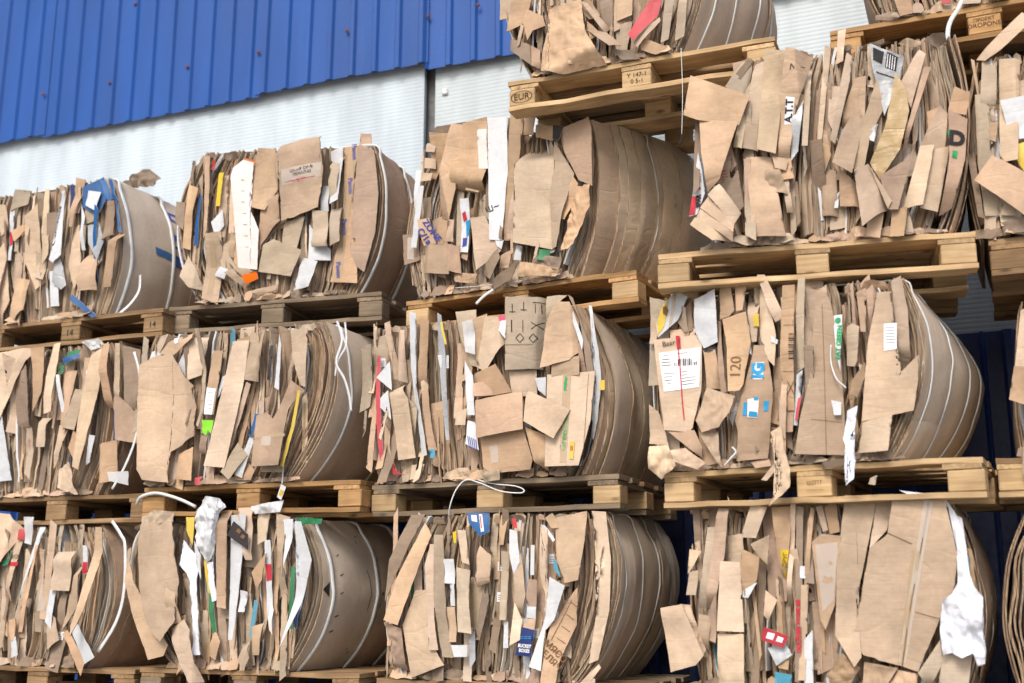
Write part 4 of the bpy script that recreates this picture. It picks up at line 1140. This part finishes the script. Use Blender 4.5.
# ---- D2
b = Bale('D2', [(660, 296), (655, 375), (664, 468), (903, 278), (922, 350), (890, 455)], 'bale with a big shipping label and a smooth drum shaped side under four wires', ft=1., bd=.13, seed=24, outer='u', shell=((-.03, .0), (-.022, .01), (-.015, .0), (-.008, .02), (.0, .02)), st=(.08, .27, .47, .66))
b.torn_side(((.0, .3, .0, .22, 'u'),))
b.fill(40, uhi=.85); b.bottom(16)
F(b, '''
t 3 654,340 702,334 701,390 692,428 688,432 664,430 658,380 crum=.004 cr=1 lab=flap_with_large_shipping_label
c 3 667,431 694,430 702,447 700,457
t 4 651,405 659,412 668,445 650,444
l 5 648,446 668,445 676,465 660,479 647,468 crum=.012
t 5 670,450 685,448 703,462 696,469 675,462 crum=.01
w 3 664,305 676,291 688,297 678,320 659,338 657,325 crum=.005 lab=white_and_yellow_printed_box
t 2 653,320 660,318 656,345 650,344
w 4 695,300 716,290 718,342 703,348 694,330 lab=white_sack crum=.005
x 3 702,346 717,341 716,350 704,352
d 2 676,320 690,300 694,330 686,333 crum=.01
k 2 669,330 696,328 694,337 670,338
k 4 719,285 730,284 734,310 729,316 719,319 cup=-2
k 4 734,284 746,284 742,310 736,311 cup=-2
k 5 722,319 745,311 750,342 744,385 740,391 729,392 727,345 lab=kraft_flap_with_handwritten_number
k 2 704,351 716,350 722,388 707,389
c 3 716,320 721,321 726,392 720,392
t 6 706,387 735,396 731,412 720,427 701,432 695,420 crum=.009
t 5 699,435 717,430 723,468 710,452 crum=.01
k 4 754,345 764,345 770,370 773,390 767,458 736,461 741,397 750,365 tx=.06 lab=kraft_board_with_blue_print
t 5 757,275 765,275 785,317 775,322 767,305
l 4 757,287 765,283 776,335 774,366 768,360 759,335
t 3 745,300 758,298 757,342 752,342
y 4 753,314 759,314 759,326 753,326
w 3 745,325 749,325 752,355 748,352
w 4 771,335 778,340 777,344 771,342
k 4 784,287 797,287 795,370 794,410 787,410 781,367 lab=kraft_strip_with_barcode
k 3 782,410 794,410 793,432 785,432
g 4 799,280 806,277 804,367 795,373
w 3 797,375 803,370 797,425 793,425
r 3.5 798,395 801,395 798,420 795,420
t 4 817,293 827,293 832,305 841,360 846,455 795,454 800,417 810,375 tx=.04 crum=.002 cr=1 lab=tall_pale_box_face
w 5 832,315 842,314 841,372 837,355 cup=0 lab=white_strip_with_green_letters
w 5 831,400 841,402 841,415 834,415
l 3 847,327 852,323 860,327 857,360 854,366 846,365
c 4 856,292 866,287 866,332 861,332
c 4 866,290 872,284 876,293 869,330
k 4 852,380 865,362 865,377 857,397 850,395
t 4 878,293 892,292 896,345 897,376 918,355 918,380 913,410 861,421 868,345 tx=.03 crum=.002 cr=1 lab=large_pinkish_board_with_white_label
l 3.6 862,421 893,415 889,451 858,453 crum=.002 cr=1
t 3 892,280 901,276 908,310 910,355 898,376 894,330
cloth 6 847,411 857,405 855,427 850,437 858,462 857,480 849,487 854,479 853,462 844,440 crum=.012
l 6 770,432 780,425 785,455 790,470 790,487 770,507 783,482 780,460 crum=.012
t 6 762,480 776,460 777,468 767,481 crum=.012
k 4 770,440 778,426 786,440 786,470
c 3 750,462 768,458 772,466 755,468
g 4 870,478 877,475 875,485 868,484
k 2 735,420 741,395 744,405 740,440
s 3 729,418 737,400 736,412 732,426
t 4 783,360 788,370 786,440 779,432
d 3 822,462 845,458 842,466 822,470
''')
h = find(b, 'shipping label'); b.mark([(659, 353), (701, 347), (699, 387), (664, 392)], 'ink_white', host=h, name='label')
b.mark([(676, 336), (680, 336), (681, 348), (677, 348)], 'ink_red', host=h, lift=.005); b.line([(678, 346), (680, 365), (682, 396), (684, 420)], .005, 'ink_red', host=h)
b.text('Baer.T', 672, 343, .030, .1, 'ink', h, lift=.005)
for k in range(13): b.line([(675+k*1.8, 359.5-k*.15), (675+k*1.8, 366.5-k*.15)], (.0035, .0015, .005)[k % 3], 'ink', h)
for k in range(5): b.line([(664+k*.4, 374+k*3.4), (676, 373+k*3.2)], .0018, 'ink', h); b.line([(682, 372+k*3.2), (697-k*.5, 370+k*3.2)], .0018, 'ink', h)
for k in range(3): b.line([(662, 360+k*3), (671, 359+k*3)], .0025, 'ink', h)
b.line([(663, 356), (698, 351)], .0015, 'ink', h)
h = find(b, 'white and yellow'); b.mark([(662, 309), (669, 300), (665, 327), (659, 336), (658, 325)], 'y', host=h); b.mark([(673, 295), (677, 293), (673, 322), (669, 328)], 'tape', host=h)
b.mark([(664, 308), (667, 306), (669, 311), (667, 316), (664, 314)], 'ink_brown', host=h, lift=.005)
h = find(b, 'handwritten'); b.text('120', 736, 367, .060, 1.5, 'ink_brown', h)
h = find(b, 'blue print'); b.mark([(754, 362), (763, 361), (762, 379), (752, 379)], 'ink_white', host=h, name='label'); b.text('IG', 757.5, 370, .062, 1.5, 'ink_cyan', h, .004, lift=.004)
b.mark([(747, 399), (759, 397), (757, 418), (747, 417)], 'ink_white', host=h, name='label'); b.mark([(743, 402), (746.5, 402), (746, 415), (742, 415)], 'ink_cyan', host=h); b.mark([(763, 401), (768, 400), (767, 410), (763, 411)], 'ink_cyan', host=h)
b.mark([(749, 411), (757, 412), (757, 417), (748, 416)], 'ink_cyan', host=h, lift=.004); b.mark([(754, 397), (759, 397), (758, 400), (754, 400)], 'ink_cyan', host=h, lift=.004)
h = find(b, 'barcode')
for k in range(12): b.line([(788.5, 334+k*2.2), (794, 334+k*2.2)], (.003, .0015, .0045)[k % 3], 'ink', h)
b.line([(783, 325), (796, 325)], .0015, 'ink', h); b.line([(782, 371), (794, 371)], .0015, 'ink', h); b.line([(786, 380), (793, 394)], .002, 'ink', h); b.line([(793, 380), (785, 394)], .002, 'ink', h)
h = find(b, 'tall pale'); b.line([(811, 419), (842, 422)], .0015, 'ink_brown', h); b.line([(823, 305), (826, 455)], .0018, 'ink_brown', h)
h = find(b, 'green letters'); b.text('EAT GREEN', 839, 342, .026, 1.47, 'ink_green', h, .0012); b.text('●', 837, 320, .03, 0, 'ink_green', h)
h = find(b, 'large pinkish'); b.mark([(884, 324), (897, 323), (897, 349), (884, 351)], 'ink_white', host=h, name='label')
for k in range(6): b.line([(886, 328+k*3), (895, 327.5+k*3)], .0015, 'ink', h)
b.straps((.08, .27, .47, .66), w=.0048, mat='strap', flat=.0016)
b.loose('loose_cord', [(831, 345, -.06), (831, 362, -.06), (836, 378, -.07), (844, 386, -.07), (846, 388, -.07)], .003, 'strap')
b.loose('loose_strap', [(724, 466, -.05), (731, 458, -.06), (736, 452, -.06), (732, 447, -.06)], .004, 'strap')

# ---- E2
b = Bale('E2', [(1024, 300), (1018, 355), (1026, 450), ('', .5, .72), ('', .6, .36), ('', .5, 0)], 'bale just entering at the right edge beside the shaded blue metal', seed=25)
b.bottom(8); b.fill(10, uhi=.3)
F(b, '''
t 2 1021,306 1034,300 1034,372 1018,372 1015,366
k 3 1014,367 1034,368 1034,408 1009,400
t 2 1024,400 1034,400 1034,440 1026,440
''')

# ---- A3
b = Bale('A3', [(-60, 517), (-75, 590), (-60, 672), (100, 521), (113, 575), (84, 664)], 'bale with cream, red and green striped cards, lowest visible at the left edge', bd=.07, seed=31, outer='c', grey=.6)
b.torn_side(((.12, .5, .0, .8, 'c'), (.4, .78, .0, .95, 't'),))
b.fill(30); b.bottom(12)
F(b, '''
t 4 -12,512 8,514 19,530 -1,568 -12,572
l 2 16,532 25,532 9,601 1,601 lab=cream_card_with_red_bands
r 3 19,529 25,529 23,540 17,540
e 3 9,550 12,550 9,565 2,566
film 3 26,517 35,517 31,545 25,543 crum=.012
w 2 39,527 44,527 22,602 18,620
k 2 37,545 40,545 21,632 16,632
l 4 55,552 72,551 69,591 50,590
w 3 49,590 56,590 51,630 44,622 crum=.01
w 3 83,545 88,546 88,574 81,574 lab=white_strip_with_red_patch
k 4 96,527 102,527 101,552 92,610 83,636 82,625
t 2 75,575 80,560 78,605 64,632
k 4 64,634 69,630 85,662 80,676
w 4.4 69,629 77,624 98,657 85,664
t 3 45,610 55,618 58,640 48,650
r 2 49,636 52,636 51,648 48,648
w 3 10,640 16,636 18,655 10,658
k 3 8,620 16,618 14,640 8,642
d 2 60,595 66,594 64,630 57,620
b 1 5,540 8,540 6,560 3,560
''')
h = find(b, 'red patch'); b.mark([(82, 562), (88, 562), (87, 573), (81, 574)], 'ink_red', host=h)
h = find(b, 'cream card'); b.mark([(10, 562), (18, 562), (17, 566), (9, 566)], 'ink_red', host=h); b.text('ITROL', 13, 557, .03, .1, 'ink', h)
b.loose('strap', [(112, 521, .0), (121, 535, -.01), (125, 547, -.02), (124, 590, -.02), (116, 622, -.02), (98, 652, -.02)], .010, 'strap', .0016)

# ---- B3
b = Bale('B3', [(142, 524), (132, 590), (178, 668), (304, 519), (322, 580), (288, 665)], 'bale with a fluffy white wad at its top and large left flap', bd=.09, seed=32, outer='u', grey=.6, shell=((-.02, .0), (-.012, .01), (-.004, .0), (.004, .02), (.01, .01)), st=(.07, .40, .68))
b.torn_side(((.42, .78, .0, .97, 't'),))
b.fill(40, colour=.16, ulo=.15); b.bottom(10)
F(b, '''
t 4 139,524 175,521 179,555 185,580 182,620 168,641 157,630 145,595 139,555 crum=.007 rag=.003 lab=large_creased_tan_flap
t 4.5 140,517 155,510 176,512 174,522 140,527 crum=.012
k 6 121,550 129,547 135,580 152,620 166,645 162,656 148,660 135,618
t 6 170,630 185,619 192,630 198,683 187,683 179,665 crum=.008
t 5 170,560 180,580 183,622 176,624 172,600
film 5 195,512 207,496 224,499 229,507 218,512 215,555 205,563 196,535 crum=.02 lab=fluffy_white_plastic_wad
cloth 4.4 197,513 208,499 222,502 226,507 217,514 213,552 205,560 198,535 crum=.02 name=white_wad
cloth 4 207,562 214,562 215,600 211,602 crum=.012
k 5 219,510 229,511 227,555 225,609 215,607 216,530
w 4 230,515 247,514 234,640 229,640
x 6 234,521 247,534 247,550 228,535 lab=dark_printed_chocolate_brown_box
y 4 186,517 194,517 192,545 186,530
w 3 194,540 200,555 200,580 196,565
cloth 4 182,540 195,555 200,655 194,655 191,580 181,565 crum=.014
e 3 207,585 214,600 215,637 211,632
y 3 204,560 207,562 210,595 207,592
k 6 250,572 265,553 262,580 256,589
w 4 265,540 270,540 272,630 267,620 lab=white_strip_with_red_block
w 5 284,519 294,519 292,542 287,567
e 4 290,566 294,567 293,629 288,629
w 5 300,522 306,522 314,560 302,605 287,648 292,620 301,567 cup=0
e 5 295,517 325,519 324,524 305,524 297,530 crum=.01
k 5 249,627 263,623 260,655 248,655 cup=-3
t 4 275,513 290,517 286,545 282,577 279,545
w 3 242,590 248,592 245,612 240,612
t 3 239,508 252,507 252,560 246,560
g 3 256,510 268,510 266,540 258,545
film 4 250,506 282,500 280,512 255,514 crum=.015
p 4 270,600 274,610 272,635 269,630
t 4 236,660 246,640 250,658 242,672
k 3 206,655 214,630 220,642 214,660
a 3 253,600 257,602 254,640 250,636
''')
h = find(b, 'red block'); b.mark([(266, 564), (270.5, 564), (271, 580), (266.5, 581)], 'ink_red', host=h)
h = find(b, 'chocolate'); b.mark([(238, 528), (241, 531), (239, 534), (236, 531)], 'ink_brown', host=h); b.mark([(242, 534), (245, 536), (243, 539), (240, 537)], 'ink_brown', host=h)
b.straps((.07, .40, .68), w=.009, mat='strap', flat=.0016)
b.side_text('▲', .05, .53, .07, math.pi/2, 'ink') if 0 else None
q = [b.side(.005, .53, .0025)[0], b.side(.055, .58, .0025)[0], b.side(.055, .48, .0025)[0]]
link('printed_mark', mesh('printed_mark', q, [(0, 2, 1)]), 'ink', b.out)
b.side_text('APELIA', .46, .50, .085, math.pi/2, 'ink', bold=.0015)
b.side_line([(.30, .86), (.34, .5), (.32, .12)], .0022); b.side_line([(.32, .9), (.56, .5), (.34, .1)], .0022)
for t_ in (.25, .35, .5, .62, .75): b.side_line([(.115, t_), (.13, t_+.012)], .003)
b.loose('loose_cord', [(137, 504, -.02), (141, 497, -.05), (155, 493, -.06), (170, 496, -.06), (184, 501, -.04), (196, 507, -.02)], .0085, 'strap')

# ---- C3
b = Bale('C3', [(422, 516), (387, 600), (398, 686), (606, 512), (617, 590), (578, 688)], 'bale with a blue logo card at its top and navy printed box below', bd=.06, seed=33, outer='u', grey=.65, shell=((-.03, .0), (-.02, .01), (-.01, .0), (.0, .01)), st=(.08, .28, .46, .64))
b.torn_side(((.02, .2, .0, .97, 'u'), (.5, .78, .05, .9, 'u'),))
b.fill(46, uhi=.85, colour=.08); b.bottom(12)
F(b, '''
d 3 412,515 424,514 397,577 388,602 392,560
k 4 424,522 430,535 416,577 400,625 386,620 397,580 lab=tall_bent_kraft_flap
t 3 416,590 427,590 430,640 445,665 410,678 402,625
c 3 386,622 402,628 406,670 394,668 crum=.01
t 4 429,544 433,544 434,615 439,650 430,650 424,565
g 4 436,535 445,535 447,615 452,658 442,657 435,590
w 5 444,559 455,559 455,584 443,583
w 4.5 450,584 455,584 455,606 450,606
g 5 456,567 467,570 472,634 457,632
k 4 446,607 456,607 457,642 450,642
w 5 451,645 466,645 466,657 454,657 cup=-3
y 4 452,532 456,531 456,543 454,543
b 5 468,513 488,513 489,532 480,536 470,523 lab=blue_card_with_white_logo
t 4 477,545 491,555 490,582 475,587 477,560 crum=.008
w 4 509,529 516,531 520,562 514,575 509,552
g 4 502,551 509,552 507,620 500,620
t 4 514,575 521,552 525,595 520,620 515,602
l 5 514,602 521,620 520,640 509,646
w 4 504,622 508,622 508,648 503,648
c 4 527,579 537,580 536,607 526,606
w 4 527,606 536,606 535,619 526,618
k 4 526,619 535,619 534,630 523,628
n 5 522,627 534,630 531,657 515,655 lab=navy_box_with_white_lettering
l 3 542,527 549,530 549,620 540,630 547,600 542,570 547,550 rag=.004
k 4 556,517 587,511 585,540 579,580 565,583 557,562 555,532 crum=.007
k 4 577,587 576,625 560,660 555,690 540,690 545,650 550,630 570,597 lab=kraft_bag_with_dark_lettering crum=.006
w 5 552,577 569,586 555,620 545,631 541,671 529,667 541,631 546,615 crum=.004
a 5 553,559 556,560 560,577 554,570 crum=.01
w 4 541,525 545,525 556,540 554,542
r 4 512,518 515,518 517,528 513,528
k 4 545,518 552,513 562,528 552,528
w 3 531,545 535,545 534,575 530,575
d 3 482,590 489,600 480,640 474,640
s 3 468,640 474,630 476,660 470,670
t 3 457,530 465,530 470,565 462,562
l 1.5 592,511 607,512 612,560 610,610 598,660 588,664 598,600 597,550 crum=.002 cr=1 lab=pale_folded_board_edge
l 3 574,690 598,664 600,668 584,690
k 2 500,515 508,514 504,545 499,545
''')
h = find(b, 'white logo'); b.mark([(478, 514), (481, 514), (484, 531), (481, 532)], 'ink_white', host=h); b.mark([(471, 515), (476, 515), (477, 522), (472, 521)], 'ink_white', host=h); b.mark([(479, 516), (480, 516), (482, 528), (481, 528)], 'ink_red', host=h, lift=.004)
h = find(b, 'navy box'); b.text('BUCKET\nBOXES', 524.5, 648.5, .019, -.08, 'ink_white', h, .0008, sx=.85); b.text('===', 526, 638, .03, 0, 'ink_cyan', h)
h = find(b, 'dark lettering'); b.text('МЯСО\nТЕЛЯЧ', 553, 655, .038, -.75, 'ink_brown', h, .0005)
for k in range(5): b.line([(553+k*4.5, 650-k*12), (562+k*4, 656-k*12)], .0025, 'ink_brown', h)
b.line([(572, 600), (552, 640)], .0025, 'ink_brown', h)
b.straps((.08, .28, .46, .64), w=.0048, mat='wire', flat=.0016)

# ---- D3
b = Bale('D3', [(706, 504), (690, 580), (704, 690), (946, 497), (972, 580), (962, 690)], 'bale with a very large taped board and crumpled white cloth down its right corner', bd=.05, seed=34, outer='d', shell=((.0, .0), (.012, .01), (.02, .04)), st=(.35, .6))
b.torn_side(((.1, .5, .1, .95, 'd'),))
b.fill(40, uhi=.6); b.bottom(12)
F(b, '''
t 6 659,608 681,604 705,655 697,665 672,672 tx=-.1 lab=square_flap_poking_out_to_the_left
t 4 680,604 690,605 706,650 700,660 crum=.01
c 4 718,508 729,508 725,555 712,615 704,612 712,550
g 3 707,527 716,527 704,617 696,617
t 4 699,614 711,616 707,652 697,640
c 3 709,614 718,592 716,643 708,640
l 4 689,549 701,551 694,565 687,574 crum=.01
l 4 690,572 699,570 696,595 686,595
l 5 720,561 740,562 744,632 717,631 tx=.04 crum=.003
l 4.5 717,634 744,634 746,690 718,690
k 5 742,549 760,557 757,580 746,597 739,592 crum=.008
w 5.5 743,590 757,582 748,598 742,597 crum=.012
t 5 751,504 767,507 756,538 740,537
t 5 750,544 770,535 767,565 757,555 crum=.01
k 4 771,507 792,506 789,552 785,592 777,555 crum=.004 lab=kraft_strip_with_yellow_label
t 4 765,590 777,600 768,622 764,615
r 6 764,627 789,636 783,648 762,640 lab=red_printed_box_end
w 5 767,648 785,643 792,655 776,666 crum=.014
t 3 792,500 797,500 792,600 786,625
d 4.6 796,505 803,507 801,682 795,682 cup=0 tx=0 cr=1 lab=narrow_grey_strip_with_red_letters
k 4 810,507 814,508 806,640 800,640
w 4.4 800,566 808,566 808,579 800,578
l 4 802,585 809,585 806,680 799,680
k 5 812,542 822,534 841,536 835,605 825,630 820,620 crum=.006 lab=kraft_roll_wrapped_in_clear_tape
k 4 824,507 836,499 840,532 830,534
t 4 816,507 822,505 828,530 823,532
t 5 845,495 877,497 865,560 857,600 862,657 855,667 836,635 838,560 tx=.08 crum=.004 lab=tall_tan_board
t 4 877,499 893,499 887,530 870,550
t 6.5 870,548 888,534 893,499 925,496 945,500 958,555 953,595 940,618 918,672 863,655 854,638 cup=.05 tx=.02 crum=.003 rag=.002 lab=very_large_board_with_a_central_strip_of_tape
cloth 7.8 956,515 962,518 966,545 970,575 976,590 968,600 958,592 957,560 crum=.02
cloth 8.4 958,582 972,584 983,597 982,625 986,650 985,664 978,666 973,653 962,658 952,653 943,655 940,630 942,601 952,594 crum=.035 lab=crumpled_white_cloth
cloth 7.5 900,491 920,493 943,495 955,512 965,540 964,552 957,550 948,507 935,499 915,498 crum=.012
g 6 943,655 973,653 968,688 938,688
g 5 918,673 940,640 943,663 930,688 crum=.008
k 5 825,677 843,653 860,668 847,690 crum=.01
k 5 864,662 898,668 884,690 862,690 crum=.01
k 5 898,670 918,674 916,690 886,690 crum=.01
a 5 963,555 969,556 970,577 966,577
w 5 804,640 812,630 814,690 805,690 crum=.012
a 5 775,672 792,675 790,690 774,690
k 4 968,548 972,550 976,590 972,590
k 4 777,648 790,652 788,670 778,668
''')
h = find(b, 'yellow label'); b.mark([(780, 550), (789, 550), (784, 582)], 'y', host=h, name='label'); b.text('ДРУГ', 785, 560, .022, 1.45, 'ink', h, lift=.004)
h = find(b, 'red printed'); b.mark([(768, 632), (775, 634), (773, 640), (766, 638)], 'ink_white', host=h); b.mark([(778, 636), (784, 638), (782, 643), (776, 641)], 'ink_white', host=h)
h = find(b, 'red letters')
b.text('DOLPHIN WAVE 00', 798.6, 626, .022, 1.54, 'ink_red', h, .0012)
h = find(b, 'central strip'); b.mark([(925, 497), (934, 498), (905, 664), (898, 662)], 'tapew', host=h, name='clear_tape'); b.mark([(912, 550), (921, 551), (903, 665), (897, 663)], 'tape', host=h, name='clear_tape')
b.line([(930, 498), (919, 560), (908, 620), (902, 666)], .004, 'ink_brown', h); b.line([(888, 533), (912, 544)], .0025, 'ink_brown', h); b.line([(915, 612), (940, 619)], .002, 'ink_brown', h)
h = find(b, 'wrapped in'); b.mark([(815, 545), (838, 542), (834, 600), (822, 612)], 'tapew', host=h, name='clear_tape')
b.text('○', 845, 677, .03, .5, 'ink', b.last)
b.straps((.35, .6), w=.0045, mat='wire')

# ---- E3
b = Bale('E3', [(1027, 514), (1006, 595), (1026, 690), ('', .5, .72), ('', .6, .36), ('', .5, 0)], 'bale with arched board edges at the right edge, lowest visible there', seed=35, curl=.3, st=(.2, .55))
b.bottom(8); b.fill(8, uhi=.3)
# ---- the row on the ground, below the picture
GL = {'A': 'ground level bale under the leftmost stack', 'B': 'ground level bale under the second stack from the left', 'C': 'ground level bale under the middle stack', 'D': 'ground level bale under the fourth stack from the left', 'E': 'ground level bale under the rightmost stack'}
for i, c in enumerate('ABCDE'):
    b = Bale(c+'4', [('', -.50, .69), ('', -.56, .34), ('', -.50, 0), ('', .50, .69), ('', .57, .34), ('', .50, 0)], GL[c], seed=40+i, simple=True, bd=.08)
    b.straps((.2, .55), w=.005); b.fill(8)

# ---- things hanging between the stacks
f = FR['C0']
x, z = f.plane(681, 48, -.02); x2, z2 = f.plane(681.5, 142, -.02)
t = thing('hanging_string', 'thin white string with a dark hooked end hanging from the topmost middle pallet', 'string', PT['C0'].location+Vector((0, 0, .144)), f.a)
tube('string', [(x, -.02, z), (x+.001, -.022, (z+z2)/2), (x2, -.02, z2)], .0016, 'strap', t)
tube('hook', [(x2, -.02, z2+.035), (x2, -.021, z2), (x2-.008, -.02, z2-.008), (x2-.014, -.02, z2+.004)], .004, 'ink', t)
f = FR['B2']
t = thing('hanging_tag', 'small white and yellow tag on a strap end before the orange pallet', 'tag', PT['B2'].location+Vector((0, 0, .144)), f.a)
P = [f.plane(*q, -.03) for q in ((283, 455), (283, 470), (282, 484))]
tube('strap', [(a, -.03, c) for a, c in P], .004, 'strap', t, flat=.001)
P = [f.plane(*q, -.031) for q in ((281, 484), (286, 487), (281, 500), (277, 497))]
vs = [(a, -.031, c) for a, c in P]+[(a, -.029, c) for a, c in P]
link('card', mesh('card', vs, [(0, 1, 2, 3), (7, 6, 5, 4), (0, 4, 5, 1), (1, 5, 6, 2), (2, 6, 7, 3), (3, 7, 4, 0)]), 'w', t)
P = [f.plane(*q, -.0325) for q in ((280.5, 489), (284, 491), (281, 497), (278.5, 495))]
link('yellow_print', mesh('yellow_print', [(a, -.0325, c) for a, c in P], [(0, 1, 2, 3)]), 'y', t.children[-1])
